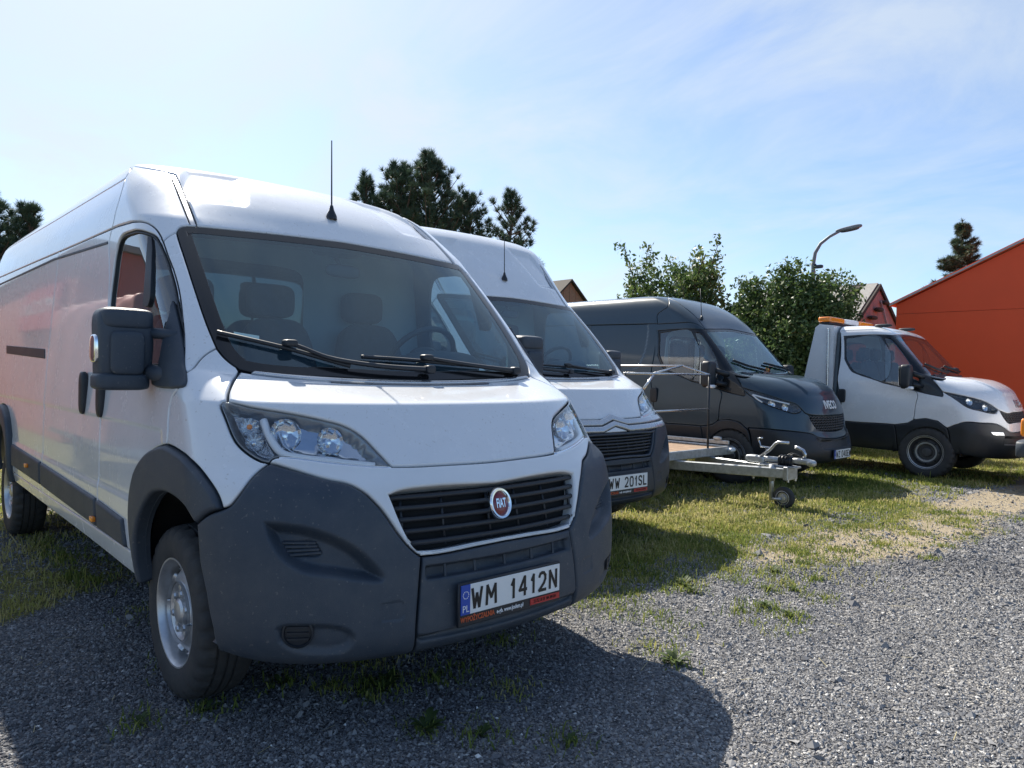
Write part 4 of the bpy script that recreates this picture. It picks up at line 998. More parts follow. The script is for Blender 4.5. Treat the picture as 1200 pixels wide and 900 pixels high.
    # wipers, aerial, windscreen sticker
    for a, w in (('a1', 'w1'), ('a2', 'w2')):
        m = MB(); m.tube(on_curve(S, D[w], .012), .009, 6); P = on_curve(S, D[w], .022); wp = m.build('wiper', 'black_plastic', van, True)
        m = MB(); P = on_curve(S, D[a], .030); m.tube(P, np.linspace(.008, .013, len(P)), 6); V, F = superbox(P[0], (.05, .06, .03), 4); m.add(V, F)
        V, F = superbox(P[-1], (.05, .05, .04), 4); m.add(V, F); m.build('wiper_arm', 'black_plastic', wp, True)
    ab = sp(S, [(0, 2.47)], .0)[0]
    m = MB(); m.lathe([(.030, -.005), (.028, .015), (.014, .045), (.008, .07), (0, .072)], c=ab, axis='z', n=16); m.tube([ab+[0, 0, .06], ab+[-.01, 0, .42]], [.0045, .003], 6)
    m.build('aerial', 'black_plastic', van, 40)
    m = MB(); V, F = superbox((-.43, 0, 1.965), (.14, .26, .06), 4); m.add(V, F); m.tube([(-.45, 0, 1.94), (-.43, .02, 1.88)], .012, 6); V, F = superbox((-.42, .03, 1.86), (.03, .20, .07), 3.5); m.add(V, F); m.build('interior_mirror', 'black_plastic', van, True)
    if front == 'round':
        obj('windscreen_sticker', panels_mesh('st', [panel(S, ch('stick', smooth=False), off=-.003, r=0, gap=0, step=.03, flange=False)]), 'sticker', van)
    # dark inner shell, wheel wells, underbody, rear end
    outer = np.array([(-5.98, .17)]+[(x, .17) for x in np.linspace(-5.9, 5.9, 100)]+[(5.98, .17)]+[(5.98, t) for t in np.linspace(.25, 3.1, 20)]+[(x, 3.12) for x in np.linspace(5.9, -5.9, 100)]+[(-5.98, t) for t in np.linspace(3.1, .25, 20)])
    wm = win*[-1, 1]; hs = [inset(S, ws, .02)[0], inset(S, win, -.0)[0], inset(S, win, 0.)[0][::-1]*[-1, 1]]
    for k in ('arch_in', 'rear_arch_in'):
        a = smooth_curve(D[k]); a = np.concatenate([a, [(a[-1, 0], -.02), (a[0, 0], -.02)]]) if k == 'rear_arch_in' else np.concatenate([[(a[0, 0]-.40, -.02), (a[0, 0]-.40, a[0, 1])], a, [(a[-1, 0], -.02)]])
        hs += [a, a[::-1]*[-1, 1]]
    fp = chain(S, D, ['-hood_low', '-hl_low', 'hl_out', 'bp_fend', 'bp_arch', bw, [(u_b, .05), (u_b, .08)], [(u_b, .08), (0, .08)]], ds=.03, sym=True)
    hs += [inset(S, fp, .004)[0], inset(S, hl, .02)[0], (inset(S, hl, .02)[0])[::-1]*[-1, 1]]
    e = MB(); e.box((.30, 0, .66), (.80, 1.40, .56), bev=.2); e.build('engine_bay', 'dark_void', van)
    obj('inner_shell', panels_mesh('sh', [panel(S, outer, holes=hs, off=-.032, r=0, gap=0, step=(.06, .05), flange=False)]), 'cab_grey', van)
    for x in (0.1, -3.82):
        for s in (1, -1): arch_well((x, .42), .47 if x > 0 else .42, -s*.93, -s*.55, 'wheel_well', van)
    m = MB(); m.box((-2.2, 0, .48), (5.2, 1.7, .08)); m.box((.25, 0, .36), (1.1, 1.2, .06)); m.tube([(0, -.8, .34), (0, .8, .34)], .05, 8); m.tube([(-3.8, -.8, .33), (-3.8, .8, .33)], .06, 8); m.tube([(-1.0, -.3, .33), (-3.5, -.35, .33)], .04, 8); m.build('underbody', 'dark_void', van)
    m = MB(); m.prism([(-.99, .45), (.99, .45), (1.0, 1.0), (.96, 1.7), (.93, 2.1), (.84, 2.39), (.76, 2.66 if hi else 2.455), (-.76, 2.66 if hi else 2.455), (-.84, 2.39), (-.93, 2.1), (-.96, 1.7), (-1.0, 1.0)], -5.0, -4.97, 'x'); m.build('rear_door', 'white_paint', van)
    for x in (0, -3.80):
        for s in (1, -1): add_wheel(van, (x, -s*(.838 if x == 0 else .875), .345), s < 0)
    make_cabin(van, S, -.48, .86, xw=-1.0)
    return van
make_tall_van('cargo_van', 'white high-roofed cargo van nearest the camera, round red badge and plate WM 1412N', 'van', (0, 0, 0), 0, 'WM 1412N', 'round', 'tall white cargo vans')
make_tall_van('cargo_van', 'white high-roofed cargo van with double chevron bars and plate WW 201SL', 'van', (-1.464, 2.530, .02), -.0036, 'WW 201SL', 'chevron', 'tall white cargo vans', SDH)
# ---------------------------------------------------------------- the two bonneted vans (a dark van and a white recovery truck)
DAI_LOW = DAI_ROWS[:12]+[(2.74, -.66, 2.120, -.88, .80, 2.11, .84, .22, 2.11, .86), (2.92, -.86, 2.160, -1.02, .68, 2.155, .80, .16, 2.155, .74),
                         (3.20, -1.12, 2.178, -1.18, .38, 2.176, .70, .06, 2.176, .40), (3.50, -1.36, 2.185, -1.36, .01, 2.185, .7, .02, 2.185, .01)]
SN, SNL = Surf(DAI_ROWS, -4.9), Surf(DAI_LOW, -4.9)
def u_at(S, x, t):
    lo, hi = .3, 6.2
    for _ in range(50):
        m = (lo+hi)/2
        if S.ev(m, t)[0] > x: lo = m
        else: hi = m
    return lo
def wheel_data(k, dark):
    return tyre_mesh(k)
T2 = tyre_mesh(1.045); T2.materials.append(MAT['rubber'])
def nose_wheel(par, loc, left):
    m = MB(); m.lathe([(.214, -.080), (.229, -.103), (.225, -.109), (.213, -.100), (.206, -.060), (.19, -.035), (.172, -.052), (.150, -.066), (.128, -.060), (.118, -.045), (.112, -.020), (.07, -.018), (.066, -.055), (.055, -.066), (0, -.068)], n=48)
    w = m.build('wheel', 'rim_dark', par, 35, loc)
    if left: w.rotation_euler = (0, 0, math.pi)
    m = MB(); m.lathe([(.208, -.100), (.232, -.106), (.236, -.100)], n=48); m.lathe([(.112, -.048), (.119, -.0665), (.135, -.0675), (.137, -.060)], n=40); m.build('rim', 'rim_silver', w, 30)
    for k in range(16):
        a = 2*math.pi*k/16; m = MB(); m.lathe([(.010, .004), (.010, -.006), (0, -.007)], c=(.162*math.cos(a), -.060, .162*math.sin(a)), n=8)
        if k % 2 == 0: m.build('wheel_nut', 'dark_void', w)
    obj('tyre', T2, None, w); return w
def make_nose_van(name, label, cat, loc, rz, plate, kind):
    dark = kind == 'van'; S = SN if dark else SNL; D = DAI; paint = 'dark_paint' if dark else 'white_paint'
    van = thing(name, label, cat, loc, rz)
    ch = lambda *a, **k: chain(S, D, a, **k)
    ws = ch('ws_top', 'ws_side', 'ws_bot', sym=True); wi = inset(S, ws, .05)[0]; wi2 = inset(S, ws, .045)[0]
    obj('windscreen_border', panels_mesh('b', [panel(S, ws, holes=[wi], off=-.004, r=.004, gap=.002, step=.06)]), 'gloss_black', van)
    obj('windscreen', panels_mesh('w', [panel(S, wi2, off=-.006, r=0, gap=0, step=.06, flange=False)]), 'windscreen_glass', van)
    hlt, hll = ('hl3_top', 'hl3_low') if dark else ('hl4_top', 'hl4_low')
    front = ['hood_low'] if dark else ['-gr4_top']
    bp = ch('hood_rear', D['hood_side'][:2] if dark else 'hood_side', hlt, *front, sym=True)
    crease = chain(S, D, [[(.02, 1.0), (.30, 1.0), (.46, 1.75), (.02, 1.75), (.02, 1.0)]], ds=.03)
    c_both = ch([(0, 1.02), (.34, 1.02), (.52, 1.72), (0, 1.72)], sym=True)
    obj('bonnet', panels_mesh('bonnet', [panel(S, bp, off=.003, r=.012, gap=.003, step=.03, recess=[(c_both, -.014, .05)], fine=[(inset(S, c_both, -.02)[0], .018)])]), paint, van)
    cw = ch([(0, 1.81), (.3, 1.81), (.55, 1.82)], [(.55, 1.82), (.55, 1.85)], [(.55, 1.85), (.3, 1.85), (0, 1.85)], sym=True)
    obj('cowl_strip', panels_mesh('cowl', [panel(S, cw, off=.0, r=.006, gap=0, step=.03)]), 'black_plastic', van)
    af = D['arch_o'][2:]; ar = D['arch_o'][:3]
    if dark: wing = ch('-gr_bot', '-gr_side', D['hood_low'][:3][::-1], 'hl3_low', D['green_low'][:4], 'door_fr', af, 'sp_low', sym=True)
    else: wing = ch('-gr4_low', 'hl4_low', D['green_low'][:4], 'door_fr', af, 'bp_top', sym=True)
    wob = obj('wing', panels_mesh('wing', [panel(S, wing, r=.010, step=.03)]), paint, van)
    # doors, black window surround, panes
    door = ch([D['low_line'][0]], '-door_rear', 'door_top', '-green_top', D['green_low'][3:][::-1], 'door_fr', ar[::-1], '-low_line')
    dr = both('door', [panel(S, door, r=.008, step=.05)], paint, van)
    gr_, gq = ch('glass_r'), ch('glass_q')
    gh = ch('green_top', 'green_front', 'hood_side', 'green_low')
    wt = both('window_trim', [panel(S, gh, holes=[gr_, gq], off=.000, r=.005, step=.05)], 'gloss_black', van)
    g1 = both('side_window', [panel(S, gr_, off=-.012, r=0, gap=-.004, step=.07, flange=False)], 'side_glass', van)
    g2 = both('quarter_window', [panel(S, gq, off=-.012, r=0, gap=-.004, step=.07, flange=False)], 'side_glass', van)
    hd = sp(S, D['handle'], 0)[0]
    for i, o in enumerate(dr):
        s = (1, -1)[i]
        for c in (wt[i], g1[i], g2[i]): c.parent = o
        m = MB(); V, F = superbox((hd[0], s*(hd[1]-.008), hd[2]), (.11, .035, .20), 5); m.add(V, F); m.build('door_handle', 'black_plastic', o, True)
        m = MB(); V, F = superbox((-.21, -s*1.14, 1.40), (.13, .20, .34), 5, 30, 20); m.add(V, F); mo = m.build('mirror', 'black_plastic', o, True)
        m = MB(); m.tube([(-.16, -s*1.06, 1.45), (-.10, -s*.98, 1.42), (-.06, -s*.93, 1.40)], .035, 8); m.build('mirror_arm', 'black_plastic', mo, True); m = MB(); m.tube([(-.16, -s*1.06, 1.30), (-.06, -s*.95, 1.27)], .03, 8); m.build('mirror_arm', 'black_plastic', mo, True)
        m = MB(); m.box((-.282, -s*1.14, 1.41), (.008, .17, .27), bev=.002); m.build('mirror_glass', 'chrome', mo)
        m = MB(); V, F = superbox((-.16, -s*1.17, 1.245), (.10, .10, .045), 4); m.add(V, F); m.build('mirror_indicator', 'lens' if False else 'lamp_white', mo, True)
    # cab sides above the doors and roof
    if dark:
        e1 = D['ditch3'][-1]
        cab = ch('door_top', 'ditch3', '-up3')
        up = ch('up3', 'rail3', 'tailt3', '-up_low3')
        low = ch('up_low3', 'tail3', [D['tail3'][-1], D['rear_arch'][-2]], [D['rear_arch'][k] for k in range(5, 0, -1)], [D['rear_arch'][1], D['sill3'][0]], '-bs3')
        pn = ch('panel3', ds=.03)
        rear_arch = None
        side = [panel(S, cab, r=.008, step=.04), panel(S, up, r=.007, step=(.08, .04)), panel(S, low, r=.007, step=(.07, .05), recess=[(pn, .012, .03)], fine=[(inset(S, pn, -.02)[0], .03)])]
        both('side_panel', side, paint, van)
        ro = ch('ws_top', D['ditch3'], 'rail3', [D['rail3'][-1], (5.9, 4.15)], [(5.9, 4.15), (0, 4.15)], sym=True)
        obj('roof', panels_mesh('roof', [panel(S, ro, r=.008, step=(.09, .05))]), paint, van)
        ab = S.ev(.0, 2.80)+np.array((0, -.35, .0))
        ab = sp(S, D['antenna'])[0]; m = MB(); m.lathe([(.025, -.005), (.022, .02), (.006, .05), (0, .052)], c=ab, axis='z', n=12); m.tube([ab, ab+[-.03, 0, .42]], .005, 6); m.build('aerial', 'black_plastic', van, True)
    else:
        xs = [(u_at(S, -1.25, t), t) for t in (2.74, 2.85, 3.0, 3.2, 3.35)]
        ro = ch('ws_top', '-door_top', [D['door_top'][0], xs[0]], xs, [xs[-1], (0, 3.42)], sym=True)
        obj('roof', panels_mesh('roof', [panel(S, ro, r=.008, step=.04)]), paint, van)
        m = MB(); Z = [(-.93, .55), (.93, .55), (.97, 1.2), (.90, 1.75), (.85, 2.05), (.70, 2.16), (-.70, 2.16), (-.85, 2.05), (-.90, 1.75), (-.97, 1.2)]
        m.prism([(a*.99, b) for a, b in Z], -1.27, -1.23, 'x'); m.build('cab_back', 'cab_grey', van)
        for s, L in ((1, ((-.60, 2.137), (-.88, 2.165))),):
            for y in (-.62, .42): m = MB(); V, F = superbox((-.70, y, 2.155), (.24, .10, .05), 3); m.add(V, F); m.build('roof_marker', 'black_plastic', van, True)
    # bumper and lower cladding
    u0 = D['arch_i'][0][0]
    btop = 'sp_low' if dark else 'bp_top'
    bump = ch([D['arch_i'][0], D['arch_o'][-1]] if False else [D['arch_i'][0], D[btop][0]], btop, [(0, .04)], [(0, .04), (.5, .035), (1.0, .04), (u0, .08)], sym=False)
    def half(P):      # close a half outline over the centre line
        return P
    b2 = ch([(0, .04), (.5, .035), (1.0, .04), (u0, .10)], [(u0, .10), D['arch_i'][0], D[btop][0]], btop, sym=True)
    recs, fin = [], []
    if dark:
        it = ch(D['intake'], sym=True); recs.append((it, .03, .02)); fin.append((inset(S, it, -.01)[0], .02))
    else:
        fg = ch('fog4', ds=.01, smooth=False); lo = ch([(0, .30), (.62, .30), (.56, .46), (0, .47)], sym=True); recs += [(lo, .04, .02)]; fin += [(inset(S, lo, -.01)[0], .02)]
    bo = obj('bumper', panels_mesh('bumper', [panel(S, b2, off=.008, r=.014, step=.03, recess=recs, fine=fin, depth=.03)]), 'black_plastic', van)
    if not dark:
        q = both('fog_lamp', [panel(S, fg, off=.014, r=.006, step=.03)], 'lamp_reflector', van)
        for o in q: o.parent = bo
    at = ch('arch_o', [D['arch_o'][-1], D['arch_i'][0]], 'arch_i', [D['arch_i'][-1], D['arch_o'][0]])
    both('arch_trim', [panel(S, at, off=.012, r=.014, step=.03, depth=.05)], 'black_plastic', van)
    if dark:
        cl = ch('sill3', [D['sill3'][-1], D['rear_arch'][1], D['rear_arch'][0]], [D['rear_arch'][0], (D['arch_i'][-1][0]+.2, .08), D['arch_i'][-1]], [D['arch_i'][-1], D['arch_o'][0]], '-low_line')
    else:
        ux = u_at(S, -1.24, .08); cl = ch([D['low_line'][0], (u_at(S, -1.24, D['low_line'][0][1]), D['low_line'][0][1])], [(ux, .08)], [(ux, .08), D['arch_i'][-1]], [D['arch_i'][-1], D['arch_o'][0]], '-low_line')
    both('side_cladding', [panel(S, cl, off=.010, r=.012, step=.05, depth=.03)], 'black_plastic', van)
    # headlights
    hl = ch(hlt, hll, ds=.012)
    hh = both('headlight', [panel(S, hl, off=-.003, r=.004, step=.022, recess=[(inset(S, hl, .004)[0], .045, .03)])], 'lamp_black', van)
    ll = both('lens', [panel(S, hl, off=.001, r=.005, step=.03, depth=.004)], 'lens', van)
    for i in range(2):
        s = (1, -1)[i]; fl = np.array([1, s, 1]); ll[i].parent = hh[i]
        if dark:
            for k in ('drl1', 'drl2'): m = MB(); m.tube(on_curve(S, D[k], -.010)*fl, .010, 8); m.build('light_strip', 'lamp_white', hh[i], True)
        for k, rad in ((('bl1', .05), ('bl2', .048)) if dark else (('bl3', .052), ('bl4', .05))):
            uv = np.array(D[k]); n = S.frame(uv[:, 0], uv[:, 1])[2][0]*fl; c = sp(S, D[k], -.012)[0]*fl
            ax = n+np.array([.8, 0, 0]); T = np.array(Vector(ax).to_track_quat('Z', 'Y').to_matrix())
            m = MB(); m.lathe([(rad, 0), (rad*.8, -.014), (rad*.5, -.022), (rad*.22, -.026), (rad*.2, -.01), (0, -.008)], n=18, axis='z'); b = MB(); b.add(np.concatenate(m.V) @ T.T+c, m.F); b.build('lamp_bowl', 'lamp_reflector', hh[i], 25)
    # grille with real bars and the maker's letters
    if dark: gp = ch('-hood_low', 'gr_side', 'gr_bot', sym=True) if False else ch(D['hood_low'][2:][::-1], 'gr_side', 'gr_bot', sym=True)
    else: gp = ch('gr4_top', 'gr4_low', sym=True)
    g = obj('grille', panels_mesh('g', [panel(S, gp, off=-.04, r=0, gap=-.012, step=.05, flange=False)]), 'dark_void', van)
    tmin, tmax = gp[:, 1].min()+.015, gp[:, 1].max()-.015
    for k in range(6):
        t_ = tmin+(tmax-tmin)*(k+.5)/6; uu = np.linspace(-1, 1, 161); ins = uu[inpoly(np.stack([uu, np.full(161, t_)], -1), gp)]
        if len(ins) < 6: continue
        m = MB(); u = np.linspace(ins[0], ins[-1], 31); tt = t_+.008*np.where(np.arange(31) % 2, 1, -1); m.tube(sp(S, np.stack([u, tt], -1), -.012), .008, 6); m.build('grille_bar', 'rim_dark' if dark else 'black_plastic', g)
    for k in range(-6, 7):
        uu = k*.085; tv = np.linspace(tmin-.02, tmax+.02, 60); ins = tv[inpoly(np.stack([np.full(60, uu), tv], -1), gp)]
        if len(ins) < 4: continue
        m = MB(); m.tube(sp(S, [(uu, ins[0]), (uu, ins.mean()), (uu, ins[-1])], -.018), .006, 6); m.build('grille_bar', 'black_plastic', g)
    uv = np.array([[0, 0.905 if dark else .915]]); tgt = 1.03 if dark else 1.045
    tl = np.linspace(.7, 1.3, 600); tz = tl[np.argmin(np.abs(S.ev(np.zeros(600), tl)[:, 2]-tgt))]
    c = sp(S, [(0, tz)], .007)[0]; _, St, n = S.frame(np.array([0.]), np.array([tz]))
    tx = text_mesh('IVECO', .15, .82, depth=.003, spacing=1.05, bold=.004); place_flat(tx, c, (0, 1, 0), St[0])
    V = np.array([v.co[:] for v in tx.vertices]); V[:, 0] -= .10*np.abs(V[:, 1])**2*3
    for v, w in zip(tx.vertices, V): v.co = w
    obj('badge_lettering', tx, 'ink_white' if dark else 'satin_metal', van)
    if plate: make_plate(van, 1.045, .425, plate, footer=False)
    # wipers
    for y0, y1 in ((-.62, -.02), (.05, .66)):
        ln = ch([(0, 1.9)], [(0, 1.92)]) if False else None
        us = [-y for y in (y0, y1)]
        P = sp(S, [(us[0]*1.02, 2.02), ((us[0]+us[1])/2, 1.95), (us[1]*1.02, 1.89)], .012); m = MB(); m.tube(P, .010, 6); m.tube(P+[0.012, 0, .012], .007, 6); m.build('wiper', 'black_plastic', van, True)
    # inner shell, wells, underbody
    xe = 5.98 if dark else u_at(S, -1.25, 1.5); tt_ = 3.3 if dark else 2.9
    if dark: right = [(xe, t) for t in np.linspace(.06, tt_, 22)]
    else: tt_ = 2.7; right = [(u_at(S, -1.22, t), t) for t in np.linspace(.06, tt_, 30)]
    O = np.array([(x, .06) for x in np.linspace(-right[0][0], right[0][0], 120)]+right[1:]+[(x, tt_) for x in np.linspace(right[-1][0], -right[-1][0], 120)][1:]+[(-a, b) for a, b in right[::-1]][1:-1])
    ai = smooth_curve(D['arch_i']); ai = np.concatenate([ai, [(ai[-1, 0], -.02), (ai[0, 0]-.2, -.02), (ai[0, 0]-.2, .2)]])
    hs = [inset(S, ws, .02)[0], gr_, gr_[::-1]*[-1, 1], gq, gq[::-1]*[-1, 1], ai, ai[::-1]*[-1, 1]]
    fp = ch(*( ['-hood_low'] if dark else ['gr4_top']), *(['-hl3_top'] if dark else ['-hl4_top']), [(1.25, .95), (1.25, .85)], [(1.2, .5), (0, .5)], sym=True)
    hs.append(inset(S, fp, .03)[0])
    if dark:
        rr = smooth_curve(D['rear_arch']); rr = np.concatenate([rr, [(rr[-1, 0], -.02), (rr[0, 0], -.02)]]); hs += [rr, rr[::-1]*[-1, 1]]
    obj('inner_shell', panels_mesh('sh', [panel(S, O, holes=hs, off=-.035, r=0, gap=0, step=(.07, .06), flange=False)]), 'cab_grey', van)
    e = MB(); e.box((.33, 0, .68), (.72, 1.30, .50), bev=.2); e.build('engine_bay', 'dark_void', van)
    for s in (1, -1): arch_well((.0, .38), .42, -s*.97, -s*.55, 'wheel_well', van)
    for s in (1, -1): nose_wheel(van, (0, -s*.865, .36), s < 0)
    xr = -3.52
    for s in (1, -1): nose_wheel(van, (xr, -s*.865, .36), s < 0)
    if dark:
        for s in (1, -1): arch_well((xr, .38), .46, -s*.97, -s*.55, 'wheel_well', van)
        m = MB(); m.box((-2.2, 0, .45), (5.0, 1.6, .10)); m.build('underbody', 'dark_void', van)
        m = MB(); m.prism([(-.95, .40), (.95, .40), (.99, 1.2), (.90, 2.15), (.76, 2.5), (-.76, 2.5), (-.90, 2.15), (-.99, 1.2)], -4.90, -4.86, 'x'); m.build('rear_door', paint, van)
    make_cabin(van, S, -.52, .88, xw=-1.06 if dark else -1.20, zt=2.05, hw=.86)
    return van
make_nose_van('dark_van', 'dark green-grey panel van with white letters on its nose, parked beyond the flat trailer', 'van', (-1.959, 7.36, -.02), .0441, 'WZ 040EW', 'van')
rt_ = make_nose_van('recovery_truck', 'white recovery truck with an amber light bar behind its cab', 'truck', (-.543, 10.07, 0), .0373, None, 'truck')
# headboard, light bar and bed of the recovery truck
m = MB(); m.prism([(-1.285, 2.16), (-1.50, 2.185), (-1.56, 2.14), (-1.74, 1.27), (-1.82, .80), (-1.285, .80)], -.97, .97, 'y'); hb = m.build('headboard', 'white_paint', rt_)
for s in (1, -1): m = MB(); m.box((-1.36, s*.985, 1.47), (.03, .03, 1.30), bev=.008); m.build('headboard_rib', 'satin_metal', hb)
m = MB(); m.box((-1.46, 0, 2.205), (.16, 1.80, .03), bev=.006); lb = m.build('light_bar', 'black_plastic', rt_)
for y0, y1, mt in ((-.93, -.30, 'amber'), (-.28, .28, 'lamp_white'), (.30, .93, 'amber')):
    m = MB(); V, F = superbox((-1.46, (y0+y1)/2, 2.262), (.20, y1-y0, .085), 6); m.add(V, F); m.build('beacon', mt, lb, True)
m = MB(); m.box((-4.0, 0, .93), (4.5, 2.0, .09), bev=.01); m.box((-3.9, .4, .74), (4.8, .1, .2)); m.box((-3.9, -.4, .74), (4.8, .1, .2)); m.build('bed', 'galvanised', rt_)
for s in (1, -1):
    m = MB(); m.box((-4.0, s*1.0, 1.02), (4.5, .05, .12), bev=.01); m.build('bed_rail', 'galvanised', rt_)
    m = MB(); P = [(-3.52+.46*math.cos(a), .40+.46*math.sin(a)) for a in np.linspace(0, math.pi, 14)]; m.prism(P+[(p*.96-.14, q*.93+.02) for p, q in P[::-1]], -s*.75, -s*1.0, 'y'); m.build('mudguard', 'black_plastic', rt_, 40)
# ---------------------------------------------------------------- ground: gravel yard running into dry grass
def fbm(x, y, s=1., oct=4, seed=0):
    """cheap smooth value noise for laying out cover"""
    out = np.zeros(np.broadcast(x, y).shape); amp = 1.; tot = 0
    for o in range(oct):
        r = np.random.default_rng(100+seed*17+o); T = r.random((64, 64)); a, b = np.asarray(x)*s*2**o+13.7*o, np.asarray(y)*s*2**o+5.1*o
        i, j = np.floor(a).astype(int), np.floor(b).astype(int); f, g = a-i, b-j; f, g = f*f*(3-2*f), g*g*(3-2*g)
        v = (T[i % 64, j % 64]*(1-f)+T[(i+1) % 64, j % 64]*f)*(1-g)+(T[i % 64, (j+1) % 64]*(1-f)+T[(i+1) % 64, (j+1) % 64]*f)*g
        out = out+v*amp; tot += amp; amp *= .5
    return out/tot
def sstep(a, b, x): t = np.clip((x-a)/(b-a), 0, 1); return t*t*(3-2*t)
def cover(x, y):
    """share of grass and of bare sandy soil at a point of the yard"""
    x, y = np.asarray(x, float), np.asarray(y, float)
    edge = np.interp(y, [-30, -2.2, -1.3, -.9, .9, 1.5, 2.4, 3.4, 5, 7, 10, 14, 40], [-1.6, -1.5, -1.1, -1.7, -1.2, -.10, .25, .35, .30, .40, .6, .9, 1.5])
    n = fbm(x, y, .9, 4, 1)-.5; n2 = fbm(x, y, 3.2, 3, 2)-.5
    d = edge-x+n*1.1+n2*.5
    g = sstep(-.12, .55, d)*(.55+.75*sstep(-.12, .2, fbm(x, y, 1.7, 4, 3)-.5+.05))
    sand = sstep(-.75, -.10, -np.abs(x-np.interp(y, [2.2, 4, 6, 9, 14], [.25, .55, .62, .75, 1.0]))+.5*n)*sstep(2.2, 3.5, y+1.5*n)*(1-sstep(12, 16, y))
    sand = np.maximum(sand, .55*sstep(.0, .8, d)*(1-sstep(-.02, .1, fbm(x, y, 1.3, 3, 5)-.45)))
    return np.clip(g*(1-.75*sand*(x > -.2)), 0, 1), np.clip(sand, 0, 1)
def axis(lo, hi, st, far):
    a = np.arange(lo, hi+st/2, st); k = 1.35; out = []; d = st
    L, Rr = [lo], [hi]
    while L[-1] > -far: d *= k; L.append(L[-1]-d)
    d = st
    while Rr[-1] < far: d *= k; Rr.append(Rr[-1]+d)
    return np.array(L[1:][::-1]+a.tolist()+Rr[1:])
gx, gy = axis(-8, 5, .07, 900), axis(-4, 15, .07, 900)
X, Y = np.meshgrid(gx, gy, indexing='ij'); near = np.exp(-((np.maximum(np.abs(X+1)-6, 0))**2+(np.maximum(np.abs(Y-5)-9, 0))**2)/20)
Zg = near*(.030*(fbm(X, Y, .6, 3, 7)-.5)+.018*(fbm(X, Y, 3.5, 3, 8)-.5)); Zg = Zg-.012
G, Sd = cover(X, Y)
nx, ny = X.shape; idx = np.arange(nx*ny).reshape(nx, ny)
F = np.stack([idx[:-1, :-1], idx[1:, :-1], idx[1:, 1:], idx[:-1, 1:]], -1).reshape(-1, 4)
me = np_mesh('ground', np.stack([X, Y, Zg], -1).reshape(-1, 3), F)
at = me.color_attributes.new('cover', 'FLOAT_COLOR', 'POINT'); c = np.ones((nx*ny, 4), np.float32); c[:, 0] = G.ravel(); c[:, 1] = Sd.ravel(); c[:, 2] = 0; at.data.foreach_set('color', c.ravel())
def ground_height(x, y):
    i = np.clip(np.searchsorted(gx, x)-1, 0, nx-2); j = np.clip(np.searchsorted(gy, y)-1, 0, ny-2)
    f, g = (x-gx[i])/(gx[i+1]-gx[i]), (y-gy[j])/(gy[j+1]-gy[j])
    return Zg[i, j]*(1-f)*(1-g)+Zg[i+1, j]*f*(1-g)+Zg[i, j+1]*(1-f)*g+Zg[i+1, j+1]*f*g
gm = bpy.data.materials.new('yard_ground'); gm.use_nodes = True; t = gm.node_tree; b = t.nodes['Principled BSDF']; b.inputs['Roughness'].default_value = .95; b.inputs['Specular IOR Level'].default_value = .2
N_ = t.nodes.new; K = t.links.new
tc = N_('ShaderNodeTexCoord'); vc = N_('ShaderNodeVertexColor'); vc.layer_name = 'cover'; sx = N_('ShaderNodeSeparateColor'); K(vc.outputs[0], sx.inputs[0])
def vor(sc, feat='F1'):
    n = N_('ShaderNodeTexVoronoi'); n.inputs['Scale'].default_value = sc; n.feature = feat; K(tc.outputs['Object'], n.inputs['Vector']); return n
def noi(sc, det=6, ro=.6):
    n = N_('ShaderNodeTexNoise'); n.inputs['Scale'].default_value = sc; n.inputs['Detail'].default_value = det; n.inputs['Roughness'].default_value = ro; K(tc.outputs['Object'], n.inputs['Vector']); return n
def ramp(src, *st):
    r = N_('ShaderNodeValToRGB'); e = r.color_ramp.elements
    while len(e) < len(st): e.new(.5)
    for k, (p, col) in enumerate(st): e[k].position = p; e[k].color = (*col, 1)
    K(src, r.inputs[0]); return r
def mixc(f, a, bb):
    m = N_('ShaderNodeMixRGB'); K(f, m.inputs[0]); K(a, m.inputs[1]); K(bb, m.inputs[2]); return m
v1 = vor(95); sepc = N_('ShaderNodeSeparateColor'); K(v1.outputs['Color'], sepc.inputs[0])
stone = ramp(sepc.outputs[0], (0., (.06, .062, .070)), (.5, (.15, .152, .158)), (.85, (.28, .277, .272)), (1., (.46, .45, .43)))
big = noi(.9, 4); grime = ramp(big.outputs[0], (.32, (.55, .57, .62)), (.68, (1.15, 1.11, 1.04)))
mm = N_('ShaderNodeMixRGB'); mm.blend_type = 'MULTIPLY'; mm.inputs[0].default_value = 1; K(stone.outputs[0], mm.inputs[1]); K(grime.outputs[0], mm.inputs[2])
n3 = noi(26, 8, .7); soil = ramp(n3.outputs[0], (.3, (.18, .15, .105)), (.55, (.34, .285, .20)), (.75, (.46, .40, .31)))
n4 = noi(34, 8, .75); turf = ramp(n4.outputs[0], (.3, (.065, .070, .026)), (.52, (.15, .145, .055)), (.72, (.31, .27, .135)))
def wob(src, n, a):
    ad = N_('ShaderNodeMath'); ad.operation = 'MULTIPLY_ADD'; ad.inputs[1].default_value = a; ad.inputs[2].default_value = -a/2; K(n.outputs[0], ad.inputs[0])
    s = N_('ShaderNodeMath'); s.operation = 'ADD'; K(src, s.inputs[0]); K(ad.outputs[0], s.inputs[1])
    q = N_('ShaderNodeMapRange'); q.inputs['From Min'].default_value = .25; q.inputs['From Max'].default_value = .7; K(s.outputs[0], q.inputs['Value']); return q.outputs[0]
n5 = noi(9, 6, .7)
c1 = mixc(wob(sx.outputs[1], n5, .9), mm.outputs[0], soil.outputs[0]); c2 = mixc(wob(sx.outputs[0], n5, .7), c1.outputs[0], turf.outputs[0])
K(c2.outputs[0], b.inputs['Base Color'])
bm_ = N_('ShaderNodeBump'); bm_.inputs['Strength'].default_value = .9; bm_.inputs['Distance'].default_value = .012
